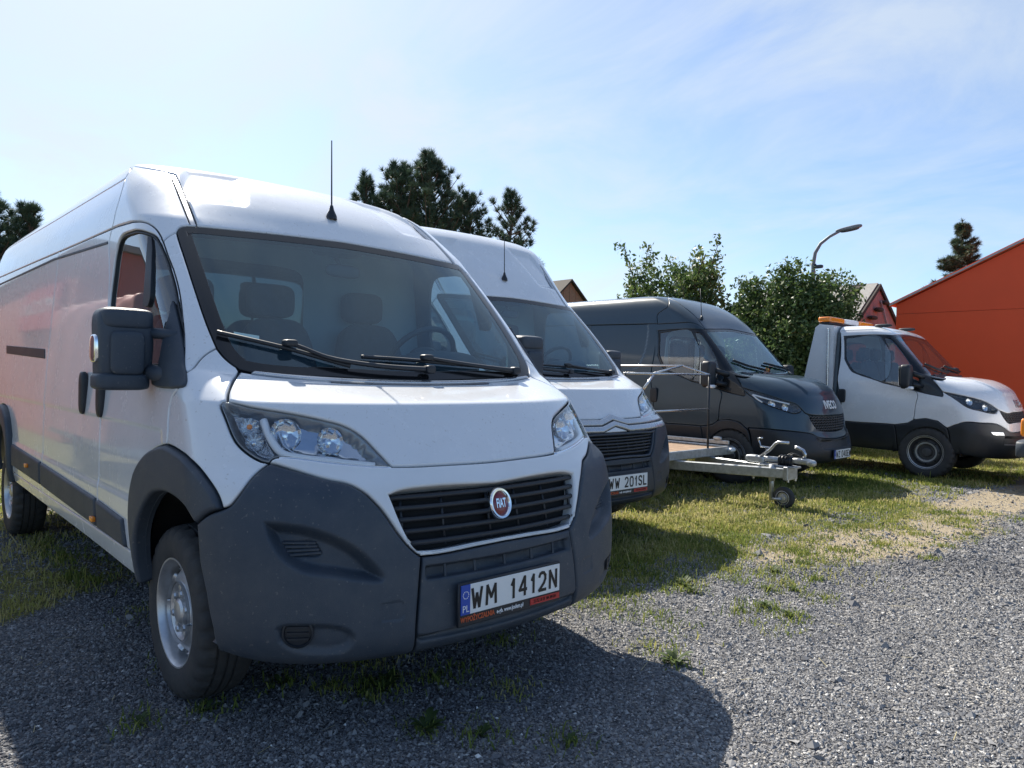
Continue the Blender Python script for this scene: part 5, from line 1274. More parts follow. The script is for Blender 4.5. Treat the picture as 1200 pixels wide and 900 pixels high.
inv = N_('ShaderNodeMath'); inv.operation = 'SUBTRACT'; inv.inputs[0].default_value = 1; K(v1.outputs['Distance'], inv.inputs[1])
ad = N_('ShaderNodeMath'); ad.operation = 'ADD'; K(inv.outputs[0], ad.inputs[0]); K(n3.outputs[0], ad.inputs[1]); K(ad.outputs[0], bm_.inputs['Height']); K(bm_.outputs[0], b.inputs['Normal'])
MAT['yard_ground'] = gm
go = obj('ground', me, 'yard_ground'); tag(go, kind='structure')

def attr_material(name, stops, rough=.9, trans=0., spec=.25):
    m = bpy.data.materials.new(name); m.use_nodes = True; t = m.node_tree; b = t.nodes['Principled BSDF']; b.inputs['Roughness'].default_value = rough; b.inputs['Specular IOR Level'].default_value = spec
    a = t.nodes.new('ShaderNodeAttribute'); a.attribute_name = 'tone'; r = t.nodes.new('ShaderNodeValToRGB'); e = r.color_ramp.elements
    while len(e) < len(stops): e.new(.5)
    for k, (p, c) in enumerate(stops): e[k].position = p; e[k].color = (*c, 1)
    t.links.new(a.outputs['Fac'], r.inputs[0]); t.links.new(r.outputs[0], b.inputs['Base Color'])
    if trans:
        tr = t.nodes.new('ShaderNodeBsdfTranslucent'); t.links.new(r.outputs[0], tr.inputs[0]); mx = t.nodes.new('ShaderNodeMixShader'); mx.inputs[0].default_value = trans
        t.links.new(b.outputs[0], mx.inputs[1]); t.links.new(tr.outputs[0], mx.inputs[2]); t.links.new(mx.outputs[0], t.nodes['Material Output'].inputs[0])
    MAT[name] = m; return m
def toned(name, V, F, tone, mat, smooth=False, kind=None, parent=None, loc=None):
    me = np_mesh(name, V, np.asarray(F), smooth=smooth); a = me.attributes.new('tone', 'FLOAT', 'POINT'); a.data.foreach_set('value', np.asarray(tone, np.float32))
    o = obj(name, me, mat, parent, loc)
    if kind: tag(o, kind=kind)
    return o
attr_material('stone', [(0, (.070, .072, .080)), (.4, (.18, .182, .190)), (.75, (.34, .335, .33)), (.92, (.50, .49, .47)), (1, (.72, .71, .68))], .85)
attr_material('blade', [(0, (.070, .115, .024)), (.35, (.21, .255, .055)), (.6, (.40, .38, .12)), (.85, (.56, .49, .25)), (1, (.64, .57, .36))], .7, .42)
# loose crushed stone: an octahedron each, thinning out with distance
def visible(x, y, pad=9.):
    d = np.stack([x-CAM.x, y-CAM.y], -1); a = np.degrees(np.arctan2(d[:, 1], d[:, 0]))-math.degrees(YAW); r = np.hypot(d[:, 0], d[:, 1]); return (np.abs(a) < 36+pad) & (r > 2.0), r
n = 1700000; x, y = RNG.uniform(-6, 4.4, n), RNG.uniform(-2.2, 9.5, n); v, r = visible(x, y)
dens = np.clip((3.3/np.maximum(r, 2.4))**1.7, 0, 1); g, sd = cover(x, y); keep = v & (RNG.random(n) < dens*(1-.85*np.maximum(g, np.minimum(1, sd*1.15)))*.88); x, y, r = x[keep], y[keep], r[keep]; n = len(x)
OCT = np.array([(1, 0, 0), (-1, 0, 0), (0, 1, 0), (0, -1, 0), (0, 0, 1), (0, 0, -1)], float); OF = np.array([(0, 2, 4), (2, 1, 4), (1, 3, 4), (3, 0, 4), (2, 0, 5), (1, 2, 5), (3, 1, 5), (0, 3, 5)])
size = np.exp(RNG.normal(math.log(.0054), .36, n))*np.where(RNG.random(n) < .008, RNG.uniform(1.5, 2.4, n), 1)*np.clip(r/4.2, 1, 1.8); P = OCT[None]*size[:, None, None]*RNG.uniform(.55, 1.15, (n, 6, 1))*np.array([1.15, .95, .72])+RNG.normal(0, .22, (n, 6, 3))*size[:, None, None]
a = RNG.uniform(0, 2*math.pi, n); ca, sa = np.cos(a)[:, None], np.sin(a)[:, None]
P = np.stack([P[..., 0]*ca-P[..., 1]*sa, P[..., 0]*sa+P[..., 1]*ca, P[..., 2]], -1); P[..., 0] += x[:, None]; P[..., 1] += y[:, None]; P[..., 2] += (ground_height(x, y)+size*.15)[:, None]
tone = np.clip(RNG.beta(2.8, 3.6, n)+(RNG.random(n) < .012)*.5+.55*(fbm(x, y, .7, 4, 33)-.5), 0, 1)
tone = np.where(size > .013, np.minimum(tone, .55), tone)
toned('gravel', P.reshape(-1, 3), (OF[None]+6*np.arange(n)[:, None, None]).reshape(-1, 3), np.repeat(tone, 6), 'stone', kind='stuff'); print('stones', n)
# grass: bent blades, two segments each
def blades(x, y, h, w, tone, name, lean=.5, kind='stuff'):
    n = len(x); a = RNG.uniform(0, 2*math.pi, n); l = RNG.normal(0, lean, (n, 2))*h[:, None]; z = ground_height(x, y); d = np.stack([np.cos(a), np.sin(a)], -1)*w[:, None]
    B = np.stack([x, y], -1); V = np.zeros((n, 5, 3)); V[:, 0, :2] = B-d; V[:, 1, :2] = B+d; V[:, 2, :2] = B-d*.7+l*.35; V[:, 3, :2] = B+d*.7+l*.35; V[:, 4, :2] = B+l
    V[:, :2, 2] = z[:, None]-.004; V[:, 2:4, 2] = (z+h*.6)[:, None]; V[:, 4, 2] = z+h*np.clip(1-.35*np.hypot(l[:, 0], l[:, 1])/h, .3, 1)
    F = np.array([(0, 1, 3), (0, 3, 2), (2, 3, 4)]); toned(name, V.reshape(-1, 3), (F[None]+5*np.arange(n)[:, None, None]).reshape(-1, 3), np.repeat(tone, 5), 'blade', kind=kind)
n = 1300000; x, y = RNG.uniform(-9, 2.2, n), RNG.uniform(-2.4, 15, n); v, r = visible(x, y); g, sd = cover(x, y)
tuft = sstep(.40, .62, fbm(x, y, 5.5, 3, 12)); under = np.zeros(n, bool)
for cx_, cy_ in ((0, 0), (-1.464, 2.53), (-1.96, 7.36), (-.54, 10.07)): under |= (x < cx_+.3) & (np.abs(y-cy_) < .75)
keep = v & (RNG.random(n) < np.clip(g*1.15-.12, 0, 1)*(.15+.85*tuft)*np.clip(6.5/np.maximum(r, 3), .3, 1)*np.where(under, .25, 1)*np.where(y < -.9, .45, 1)); x, y, r = x[keep], y[keep], r[keep]; n = len(x); print('blades', n)
gr_ = fbm(x, y, 1.1, 3, 21); tone = np.clip(.30+.80*(gr_-.25)+RNG.normal(0, .17, n), 0, 1)
tone = np.where(y < -.9, np.clip(.62+.5*(tone-.35), 0, .86), tone)
blades(x, y, np.exp(RNG.normal(math.log(.040), .40, n)), .0022*np.clip(r/3.5, 1, 2.6)*RNG.uniform(.7, 1.4, n), tone, 'grass')
# stray tufts and seedlings standing in the gravel
cx_, cy_, rr_ = RNG.uniform(-1.2, 1.7, 900), RNG.uniform(-1.6, 6.8, 900), RNG.uniform(.03, .14, 900)
ge, _ = cover(cx_, cy_); edge_d = np.interp(cy_, [-2, 1.5, 3.4, 7], [-1.0, .0, .35, .5]); k = (cy_ > -.7) & (RNG.random(900) < np.exp(-np.clip(cx_-edge_d, 0, 9)/.42)); cx_, cy_, rr_ = cx_[k], cy_[k], rr_[k]
per = 90; q = RNG.normal(0, 1, (len(cx_), per, 2))*rr_[:, None, None]; x, y = (cx_[:, None]+q[..., 0]).ravel(), (cy_[:, None]+q[..., 1]).ravel(); n = len(x)
blades(x, y, np.exp(RNG.normal(math.log(.028), .4, n)), RNG.uniform(.002, .0045, n), np.clip(RNG.normal(.36, .14, n)+np.repeat(RNG.normal(0, .12, len(cx_)), per), 0, 1), 'grass_tufts')
WEEDS = [(0.2, -0.88), (0.13, -1.1), (0.36, -0.28), (0.4, -0.18), (0.53, -0.02), (1.04, -0.19), (1.28, 0.02), (0.87, -0.32), (0.36, 1.89), (0.38, 2.05), (0.53, 2.4), (0.57, 2.85), (0.88, 2.53), (1.12, 2.0), (0.9, 1.88), (1.09, 0.95), (0.14, -0.55), (.47, -.25), (.44, -.33), (.95, 2.05), (.78, 2.4), (.48, 1.98)]
wx, wy = np.array(WEEDS).T; q = RNG.normal(0, .055, (len(WEEDS), 70, 2)); x, y = (wx[:, None]+q[..., 0]).ravel(), (wy[:, None]+q[..., 1]).ravel(); n = len(x)
blades(x, y, np.exp(RNG.normal(math.log(.034), .4, n)), RNG.uniform(.0018, .0045, n), np.clip(RNG.normal(.28, .12, n), 0, 1), 'grass_tufts')
# dry stalks and clippings
n = 5000; x, y = RNG.uniform(-2.5, 2.3, n), RNG.uniform(-1.9, 8, n); v, r = visible(x, y); g, sd = cover(x, y); k = v & (RNG.random(n) < .04+.8*g+.3*sd); x, y = x[k], y[k]; n = len(x)
a = RNG.uniform(0, 2*math.pi, n); L = RNG.uniform(.03, .10, n); z = ground_height(x, y)+.010; d = np.stack([np.cos(a), np.sin(a), RNG.normal(0, .12, n)], -1)*L[:, None]; w = np.stack([-np.sin(a), np.cos(a), np.zeros(n)], -1)*.0013; B = np.stack([x, y, z], -1)
V = np.stack([B-w, B+w, B+d+w, B+d-w], 1); toned('dry_stalks', V.reshape(-1, 3), (np.array([(0, 1, 2, 3)])[None]+4*np.arange(n)[:, None, None]).reshape(-1, 4), np.repeat(RNG.uniform(.75, 1, n), 4), 'blade', kind='stuff')
# broad-leaved weeds, each a plant of its own
attr_material('weed_leaf', [(0, (.030, .050, .016)), (.5, (.055, .085, .028)), (1, (.10, .13, .045))], .6, .25)
def weed_mesh(seed, h, n):
    r = np.random.default_rng(seed); V, F, T = [], [], []
    for k in range(n):
        a = 2*math.pi*k/n*1.0+r.normal(0, .3); L = h*r.uniform(.7, 1.3); wd = L*r.uniform(.14, .24); rise = r.uniform(.25, .95); d = np.array((math.cos(a), math.sin(a), 0)); s = np.array((-d[1], d[0], 0)); b = len(V); tn = r.uniform(.2, .9)
        for f, ww in ((0, .15), (.3, .7), (.6, 1.), (.85, .6), (1, .05)):
            c = d*L*f+np.array((0, 0, L*rise*(f-.55*f*f))); V += [c-s*wd*ww+(0, 0, .12*wd*ww), c, c+s*wd*ww+(0, 0, .12*wd*ww)]; T += [tn, tn*.8, tn]
        for q in range(4): F += [(b+3*q, b+3*q+1, b+3*q+4, b+3*q+3), (b+3*q+1, b+3*q+2, b+3*q+5, b+3*q+4)]
    me = np_mesh('weed', V, np.array(F), smooth=True); a = me.attributes.new('tone', 'FLOAT', 'POINT'); a.data.foreach_set('value', np.array(T, np.float32)); return me
WM = [weed_mesh(k, h, n) for k, (h, n) in enumerate(((.075, 9), (.10, 12), (.06, 8), (.12, 14)))]
# ---------------------------------------------------------------- weeds in the gravel
for k, (x, y) in enumerate(WEEDS):
    o = obj('weed', WM[k % 4], 'weed_leaf' if k < 4 else None, None, (x, y, float(ground_height(np.array([x]), np.array([y]))[0])+.002)); s = RNG.uniform(.34, .62); o.scale = (s, s, s*1.7); o.rotation_euler = (0, 0, RNG.uniform(0, 6.3))
    tag(o, 'small broad-leaved green weed sprouting from the dark gravel', 'weed', 'weeds in the gravel')
# ---------------------------------------------------------------- trees and bushes
attr_material('leaf', [(0, (.028, .054, .018)), (.5, (.075, .125, .036)), (.85, (.15, .20, .06)), (1, (.24, .29, .10))], .5, .35, .5)
attr_material('needle', [(0, (.026, .050, .036)), (.5, (.062, .105, .066)), (1, (.13, .18, .10))], .6, .15, .4)
material('bark', (.13, .095, .07), .9, vary=.5, scale=12, bump=.5, bscale=30)
def limb(m, p, d, L, r, depth, tips, rng, droop=0.0, split=3, spread=.6):
    n = 5; P = [np.array(p, float)]; d = np.array(d, float)/np.linalg.norm(d)
    for k in range(n):
        d = d+rng.normal(0, .09, 3)+np.array((0, 0, .05-droop)); d /= np.linalg.norm(d); P.append(P[-1]+d*L/n)
    m.tube(P, np.linspace(r, r*.5, n+1), 6 if depth else 5, cap=False)
    for q in P[2:]: tips.append(q+rng.normal(0, .04, 3)*L)
    if depth > 0:
        for k in range(split):
            f = rng.uniform(.35, 1); q = P[0]+(P[-1]-P[0])*f; i = int(f*n); q = P[i]; e = d+rng.normal(0, spread, 3); limb(m, q, e, L*rng.uniform(.5, .75), r*.5, depth-1, tips, rng, droop, split, spread)
def leaf_cloud(C, per, rad, size, rng, lift=.0):
    n = len(C)*per; c = np.repeat(C, per, 0); o = rng.normal(0, 1, (n, 3)); o *= (rad*rng.random((n, 1))**.5)/np.linalg.norm(o, axis=1, keepdims=True); p = c+o
    a = rng.normal(0, 1, (n, 3)); a /= np.linalg.norm(a, axis=1, keepdims=True); b = np.cross(a, rng.normal(0, 1, (n, 3))); b /= np.linalg.norm(b, axis=1, keepdims=True); s = size*rng.uniform(.6, 1.3, (n, 1))
    V = np.stack([p-a*s, p-b*s*.5, p+a*s, p+b*s*.5], 1); tone = np.clip(np.repeat(rng.uniform(.25, .75, len(C)), per)+rng.normal(0, .16, n), 0, 1)
    return V.reshape(-1, 3), (np.array([(0, 1, 2, 3)])[None]+4*np.arange(n)[:, None, None]).reshape(-1, 4), np.repeat(tone, 4)
def leafy(name, label, cat, loc, stems, seed, per, rad, size, depth=3, group=None, split=3, spread=.6, extra=None):
    rng = np.random.default_rng(seed); tr = thing(name, label, cat, loc, 0, group); m = MB(); tips = []
    for (x, y, dx, dy, dz, L, r) in stems: limb(m, (x, y, 0), (dx, dy, dz), L, r, depth, tips, rng, split=split, spread=spread)
    m.build('trunk', 'bark', tr, True); C = np.array(tips)
    if extra is not None: C = np.concatenate([C, extra(rng)])
    C = C[C[:, 2] > .35]; V, F, T = leaf_cloud(C, per, rad, size, rng); toned('crown', V, F, T, 'leaf', parent=tr); return tr
def egg(rx, ry, z0, z1, n, p=1.0):
    def f(rng):
        q = rng.normal(0, 1, (n, 3)); q /= np.linalg.norm(q, axis=1, keepdims=True); r = rng.random((n, 1))**.33; q = q*r; return np.stack([q[:, 0]*rx, q[:, 1]*ry, (z0+z1)/2+q[:, 2]*(z1-z0)/2], -1)
    return f
leafy('apple_tree', 'loose leafy tree rising behind the roof of the dark van', 'tree', (-8.1, 13.4, 0), [(0, 0, .05, .05, 1, 1.9, .13), (.1, 0, -.42, -.1, 1.1, 3.1, .08), (0, 0, .08, .1, 1.2, 3.0, .07), (.1, .1, .5, .15, .95, 2.7, .08), (.1, .1, .8, .2, .85, 2.3, .07), (0, 0, -.15, .3, 1.2, 3.2, .06)], 31, 30, .22, .062, 2, split=4, spread=.5, extra=lambda rng: np.array([0.25, .1, 0])+egg(1.45, .8, 2.2, 4.25, 190)(rng))
leafy('bush', 'big dense green bush under the street lamp, left of the recovery truck', 'bush', (-4.40, 12.75, 0), [(0, 0, -.3, .1, 1, 1.7, .07), (.2, 0, .05, .1, 1.1, 1.9, .07), (.3, .2, .25, .2, 1, 1.7, .06), (-.4, 0, -.5, 0, .9, 1.6, .06), (.4, .2, .3, .1, 1.1, 1.7, .05), (-.2, -.3, 0, -.3, 1, 1.7, .05)], 8, 34, .22, .048, 2, split=5, spread=.75, extra=lambda rng: np.concatenate([egg(1.38, .9, .1, 3.45, 700)(rng), egg(.55, .5, 2.2, 3.55, 90)(rng)+np.array([.85, .1, 0]), egg(.5, .5, 2.8, 3.85, 60)(rng)+np.array([.1, 0, 0]), egg(.4, .5, 2.5, 3.6, 50)(rng)+np.array([-.75, 0, 0])]))
leafy('bush', 'low green bush behind the dark van, beside the big bush', 'bush', (-6.85, 14.6, 0), [(0, 0, -.3, .1, 1, 1.5, .05), (.4, 0, .4, .1, 1, 1.5, .05), (-.6, 0, -.5, 0, .9, 1.4, .05)], 9, 30, .25, .055, 2, extra=egg(1.3, .8, .1, 3.15, 230))
def tufts(C, D, n, L, w, rng):
    """needle tufts: n thin blades round each twig end, swept along the twig"""
    k = len(C); c = np.repeat(C, n, 0); d = np.repeat(D, n, 0)+rng.normal(0, .75, (k*n, 3)); d /= np.linalg.norm(d, axis=1, keepdims=True); s = np.cross(d, rng.normal(0, 1, (k*n, 3))); s /= np.linalg.norm(s, axis=1, keepdims=True); ln = L*rng.uniform(.6, 1.2, (k*n, 1))
    V = np.stack([c-s*w, c+s*w, c+d*ln], 1); T = np.clip(np.repeat(rng.uniform(.2, .8, k), n)+rng.normal(0, .12, k*n), 0, 1); return V.reshape(-1, 3), (np.array([(0, 1, 2)])[None]+3*np.arange(k*n)[:, None, None]).reshape(-1, 3), np.repeat(T, 3)
def pine(label, loc, H, R0, z0, seed, group, whorls=11, per=6, tip=.20, name='pine_tree', taper=.9, cat='tree', dens=1.0):
    rng = np.random.default_rng(seed); tr = thing(name, label, cat, loc, rng.uniform(0, 6), group); m = MB(); n = 9
    P = np.array([(.06*math.sin(k*1.3+seed), .06*math.cos(k*1.7), H*k/(n-1)) for k in range(n)]); m.tube(P, np.linspace(.15, .025, n), 8, cap=False); C, D = [], []
    nb_ = int(whorls*per*.8)
    for w in range(nb_):
        f = (w+rng.uniform(0, 1))/nb_; z = z0+(H-z0)*f**.9; prof = (1-f**1.8*taper)*(.55+.45*min(1, f*3)); L = R0*prof*rng.choice([.45, .7, .9, 1.0, 1.25], p=[.2, .25, .25, .2, .1])
        a = w*2.4+rng.normal(0, .4); el = rng.normal(.28+.5*f, .18); d = np.array((math.cos(a), math.sin(a), el)); d /= np.linalg.norm(d); b0 = np.array((0, 0, z)); Q = [b0+d*L*t+np.array((0, 0, .30*L*t*t)) for t in np.linspace(0, 1, 5)]; m.tube(Q, np.linspace(.032, .010, 5), 5, cap=False)
        sd = np.array((-d[1], d[0], 0))
        for q in range(max(2, int(5*dens*L/R0+2))):
            t = rng.uniform(.45, 1.0); e = Q[0]*(1-t)+Q[-1]*t+sd*rng.normal(0, .22)*L*(1.25-t)+np.array((0, 0, rng.uniform(0, .16))); C.append(e); D.append(d*.5+np.array((0, 0, .8)))
        C.append(Q[-1]); D.append(d+np.array((0, 0, .6)))
    for q in range(5): C.append(np.array((0, 0, H-.12*q))); D.append(np.array((0, 0, 1.)))
    m.build('trunk', 'bark', tr, True); V, F, T = tufts(np.array(C), np.array(D), 40, tip*.92, .010, rng); toned('crown', V, F, T, 'needle', parent=tr); return tr
GP = 'pines behind the white vans'
pine('tall bushy pine, the highest of the clump behind the second van', (-17.3, 12.7, 0), 8.5, 2.15, 3.0, 3, GP, 19, 10, .27, dens=2.0)
pine('tall pine with dense dark top, pressed against the highest pine', (-17.9, 11.9, 0), 8.15, 1.75, 3.0, 5, GP, 17, 9, .27, dens=2.0)
pine('short pine top peeping over the first van, leftmost of the clump', (-18.5, 10.95, 0), 7.75, 1.15, 3.5, 6, GP, 12, 7, .25, dens=1.6)
pine('narrow pine spire between the tall pines and the thin pine', (-16.5, 13.7, 0), 7.25, 1.5, 3.0, 7, GP, 13, 8, .25, dens=1.8)
pine('thin open-crowned pine, rightmost of the clump behind the vans', (-15.5, 14.8, 0), 7.45, 1.35, 3.2, 10, GP, 11, 7, .25, dens=1.4)
pine('pine with a lopsided crown at the left edge, behind the first van', (-21.9, .95, 0), 5.9, 1.7, .9, 12, 'pines at the left edge', 17, 9, .26, dens=1.9)
pine('smaller pine at the left edge, close to the roof of the first van', (-21.6, 1.85, 0), 5.75, 1.15, .9, 13, 'pines at the left edge', 14, 8, .25, dens=1.8)
def spruce(label, loc, H, R0, seed):
    rng = np.random.default_rng(seed); tr = thing('spruce_tree', label, 'tree', loc, 0); m = MB(); m.tube([(0, 0, 0), (0, 0, H*.5), (0, 0, H)], [.16, .09, .015], 8, cap=False); C, D = [], []
    for w in range(17):
        f = (w+.5)/17; rr = R0*(1-f)**1.0+.05
        for k in range(10):
            z = .9+(H-1.0)*min(.985, max(0, f+rng.normal(0, .035)))
            a = 2*math.pi*(k+rng.random())/10; L = rr*rng.uniform(.6, 1.12); d = np.array((math.cos(a), math.sin(a), rng.uniform(-.05, .25))); Q = [np.array((0, 0, z))+d*L*t+np.array((0, 0, -.25*L*t+.30*L*t*t)) for t in np.linspace(0, 1, 4)]; m.tube(Q, np.linspace(.025, .008, 4), 5, cap=False)
            for t in np.linspace(.2, 1, 7):
                q = Q[0]*(1-t)+Q[-1]*t; sd = np.array((-d[1], d[0], 0))
                for s in (-1, 0, 1): C.append(q+sd*s*.22*L*(1.1-t)+np.array((0, 0, -.25*L*t*(1-t)))); D.append(d*.8+sd*s*.7+np.array((0, 0, -.1)))
    C.append(np.array((0, 0, H))); D.append(np.array((0, 0, 1.))); m.build('trunk', 'bark', tr, True); V, F, T = tufts(np.array(C), np.array(D), 24, .17, .010, rng); toned('crown', V, F, T, 'needle', parent=tr)
spruce('slim dark spruce above the sloping roof of the red hall', (-4.45, 24.1, 0), 6.45, 2.6, 41)
# ---------------------------------------------------------------- buildings
material('red_sheet', (.84, .098, .030), .5, vary=.10, scale=.5, spec=.3)
material('roof_edge', (.42, .40, .39), .5, vary=.2)
material('pink_board', (.36, .21, .195), .8, vary=.2, scale=4)
material('grey_roof', (.34, .33, .31), .85, vary=.3, scale=5)
material('dark_wood', (.05, .042, .036), .85, vary=.4, scale=8)
material('deck_wood', (.30, .20, .13), .8, vary=.35, scale=14)
material('lamp_grey', (.20, .22, .24), .5, vary=.2)
material('concrete', (.36, .35, .33), .9, vary=.2, scale=3)
hall = thing('red_hall', 'large orange-red hall with a sloping roof edge behind the recovery truck', 'building', (-3.43, 16.0, 0))
W_, RG, EV, DP = 7.6, 4.85, 3.10, 12.
nb = 1
zt = lambda x: EV+(RG-EV)*(1-abs(x-W_/2)/(W_/2))
for k in range(nb):                                   # cladding sheets with standing joints
    a, b_ = W_*k/nb, W_*(k+1)/nb; mid = [W_/2] if a < W_/2 < b_ else []
    for lo in (0, 1):
        m = MB(); g = .004
        if lo == 0: m.prism([(a+g, 0), (b_-g, 0), (b_-g, 2.885), (a+g, 2.885)], 0, .05, 'y')
        else: m.prism([(a+g, 2.893), (b_-g, 2.893), (b_-g, zt(b_-g))]+[(q, zt(q)) for q in mid]+[(a+g, zt(a+g))], .004, .05, 'y')
        m.build('wall_panel', 'red_sheet', hall)
m = MB(); m.box((.02, DP/2+.03, EV/2), (.06, DP-.06, EV)); m.box((W_-.02, DP/2+.03, EV/2), (.06, DP-.06, EV)); m.build('side_wall', 'red_sheet', hall)
for s in (0, 1):
    x0, x1 = (-.12, W_/2) if s == 0 else (W_+.12, W_/2); sl = (RG-EV)/(W_/2); m = MB(); z0 = EV-.12*sl
    m.prism([(x0, z0+.03), (x1, RG+.03), (x1, RG+.10), (x0, z0+.10)], -.06, DP+.1, 'y'); m.build('roof', 'red_sheet', hall)
    m = MB(); m.prism([(x0, z0+.035), (x1, RG+.035), (x1, RG+.075), (x0, z0+.075)], -.085, -.062, 'y'); m.build('roof_edge', 'roof_edge', hall)
hs_ = thing('pink_house', 'old house with pink boarded gable and broken grey roof above the light bar', 'house', (-7.72, 26.1, 0))
hw_, ze, za, ln = 1.9, 3.45, 4.86, 4.6
for k in range(10):
    y0, y1 = -hw_+2*hw_*k/10, -hw_+2*hw_*(k+1)/10; zz = lambda y: za-(za-ze)*abs(y)/hw_; m = MB(); m.prism([(y0+.006, 0), (y1-.006, 0), (y1-.006, zz(y1)), (y0+.006, zz(y0))], -.05, 0, 'x'); m.build('board', 'pink_board', hs_)
m = MB(); m.box((-ln/2, -hw_+.05, ze/2), (ln-.1, .1, ze)); m.box((-ln/2, hw_-.05, ze/2), (ln-.1, .1, ze)); m.build('wall', 'pink_board', hs_)
sl = (za-ze)/hw_
for s in (-1, 1):
    m = MB(); m.prism([(0, za+.05), (s*(hw_+.3), ze-.3*sl+.05), (s*(hw_+.3), ze-.3*sl), (0, za)], -ln, .02, 'x'); m.build('roof_boarding', 'dark_wood', hs_)
    for k in range(9):
        if k in (2, 4, 5, 7) and s < 0: continue
        m = MB(); x0 = -ln+ln*k/9; m.prism([(0, za+.10), (s*(hw_+.34), ze-.34*sl+.10), (s*(hw_+.34), ze-.34*sl+.055), (0, za+.055)], x0+.02, x0+ln/9-.02, 'x'); m.build('roof_sheet', 'grey_roof', hs_)
    m = MB(); m.prism([(0, za+.06), (s*(hw_+.32), ze-.32*sl+.06), (s*(hw_+.32), ze-.32*sl-.10), (0, za-.10)], .022, .09, 'x'); m.build('barge_board', 'dark_wood', hs_)
for (y, z, w, h) in ((-.2, 3.95, .5, .16), (.35, 4.25, .42, .15), (-.75, 3.62, .55, .14)):
    m = MB(); V, F = superbox((.12, y, z), (.22, w, h), 3); m.add(V, F); m.build('gable_vent', 'dark_wood', hs_, True)
m = MB(); m.tube([(.06, .1, 4.3), (.06, .9, 3.3), (.06, 1.05, 2.6)], .03, 6); m.build('pipe', 'roof_edge', hs_, True)
sh = thing('shed', 'small dark-gabled shed peeping between the second van and the leafy tree', 'shed', (-18.85, 21.4, 0), 0)
for k in range(6):
    y0, y1 = -1.2+.4*k, -.8+.4*k; zz = lambda y: 5.45-.85*abs(y); m = MB(); m.prism([(y0+.01, 0), (y1-.01, 0), (y1-.01, zz(y1)), (y0+.01, zz(y0))], -.04, 0, 'x'); m.build('board', 'deck_wood', sh)
for s in (-1, 1): m = MB(); m.prism([(0, 5.56), (s*1.5, 4.28), (s*1.5, 4.20), (0, 5.46)], -4, .15, 'x'); m.build('roof', 'dark_wood', sh)
m = MB(); m.box((-2, -1.15, 2.2), (3.8, .08, 4.4)); m.box((-2, 1.15, 2.2), (3.8, .08, 4.4)); m.build('wall', 'deck_wood', sh)
# ---------------------------------------------------------------- street lamp
lp = thing('street_lamp', 'curved grey street lamp rising out of the big bush', 'street lamp', (-4.63, 14.35, .1325)); lp.scale = (.9, .9, .9)
m = MB(); m.tube([(0, 0, -.2), (0, 0, 3.8), (-.01, 0, 4.26), (.03, .01, 4.55), (.14, .06, 4.78), (.33, .15, 4.95), (.54, .24, 5.07)], [.075, .055, .048, .044, .040, .036, .034], 12); m.build('pole', 'lamp_grey', lp, True)
d_ = np.array((.80, .36, .15)); d_ /= np.linalg.norm(d_); T_ = np.array(Vector(d_).to_track_quat('X', 'Z').to_matrix())
m = MB(); V, F = superbox((0, 0, 0), (.62, .20, .13), 2.6, fn=lambda v: v*np.array([1, .55+.75*(v[0]+.31), .6+.6*(v[0]+.31)])); m.add(np.array(V) @ T_.T+np.array((.72, .33, 5.13)), F); hd_ = m.build('lamp_head', 'lamp_grey', lp, True)
m = MB(); V, F = superbox((0, 0, 0), (.44, .15, .07), 2.6, fn=lambda v: v*np.array([1, .6+.8*(v[0]+.2), 1])); m.add(np.array(V) @ T_.T+np.array((.74, .345, 5.085)), F); m.build('lamp_lens', 'grey_plastic', hd_, True)
m = MB(); V, F = superbox((.11, .03, 4.20), (.24, .10, .09), 4); m.add(V, F); m.tube([(0, 0, 4.22), (.06, .02, 4.22)], .06, 8); m.build('camera_box', 'grey_plastic', lp, True)
m = MB(); m.tube([(.2, .08, 4.14), (.5, .2, 3.85), (.9, .4, 3.55)], .006, 5); m.build('cable', 'black_plastic', lp, True)
# ---------------------------------------------------------------- car cut by the right edge
car = thing('white_car', 'white car cut off by the right edge, orange lamp at its corner', 'car', (.72, 8.60, 0))
P = [(.03, .42), (0, .62), (.03, .92), (.10, 1.02), (.55, 1.42), (1.0, 1.47), (2.0, 1.45), (2.75, 1.02), (3.7, .90), (3.95, .72), (3.98, .40), (3.5, .26), (.5, .26)]
def car_side(y): return [(x, y, z) for x, z in P]
V, F, n = [], [], len(P)
for y, k in ((-.0, .93), (.06, .985), (.2, 1.), (1.5, 1.), (1.64, .985), (1.70, .93)):
    for x, z in P: V.append((2+(x-2)*k, .85+(y-.85)*(1 if z < 1.03 else .86), .26+(z-.26)*(1 if z < 1.03 else (.97+.03*k))))
for a in range(5):
    for i in range(n): j = (i+1) % n; F.append((a*n+i, a*n+j, (a+1)*n+j, (a+1)*n+i))
F += [tuple(range(n)), tuple(range(5*n, 6*n))[::-1]]
m = MB(); m.add(V, F); m.build('body', 'white_paint', car, 35)
m = MB(); V, F = superbox((.02, .85, .53), (.20, 1.72, .22), 8); m.add(V, F); m.build('bumper', 'grey_plastic', car, True)
for y in (.045, 1.655): m = MB(); V, F = superbox((.035, y, .80), (.10, .12, .22), 5); m.add(V, F); m.build('lamp', 'amber', car, True)
m = MB(); m.prism([(.125, 1.08), (.52, 1.42), (.60, 1.40), (.20, 1.06)], .26, 1.44, 'y'); m.build('rear_window', 'dark_glass', car)
for y in (.085, 1.615): m = MB(); m.prism([(.45, 1.04), (.72, 1.37), (1.9, 1.38), (2.55, 1.04)], (.100 if y < 1 else 1.45), (.25 if y < 1 else 1.60), 'y'); m.build('side_window', 'dark_glass', car)
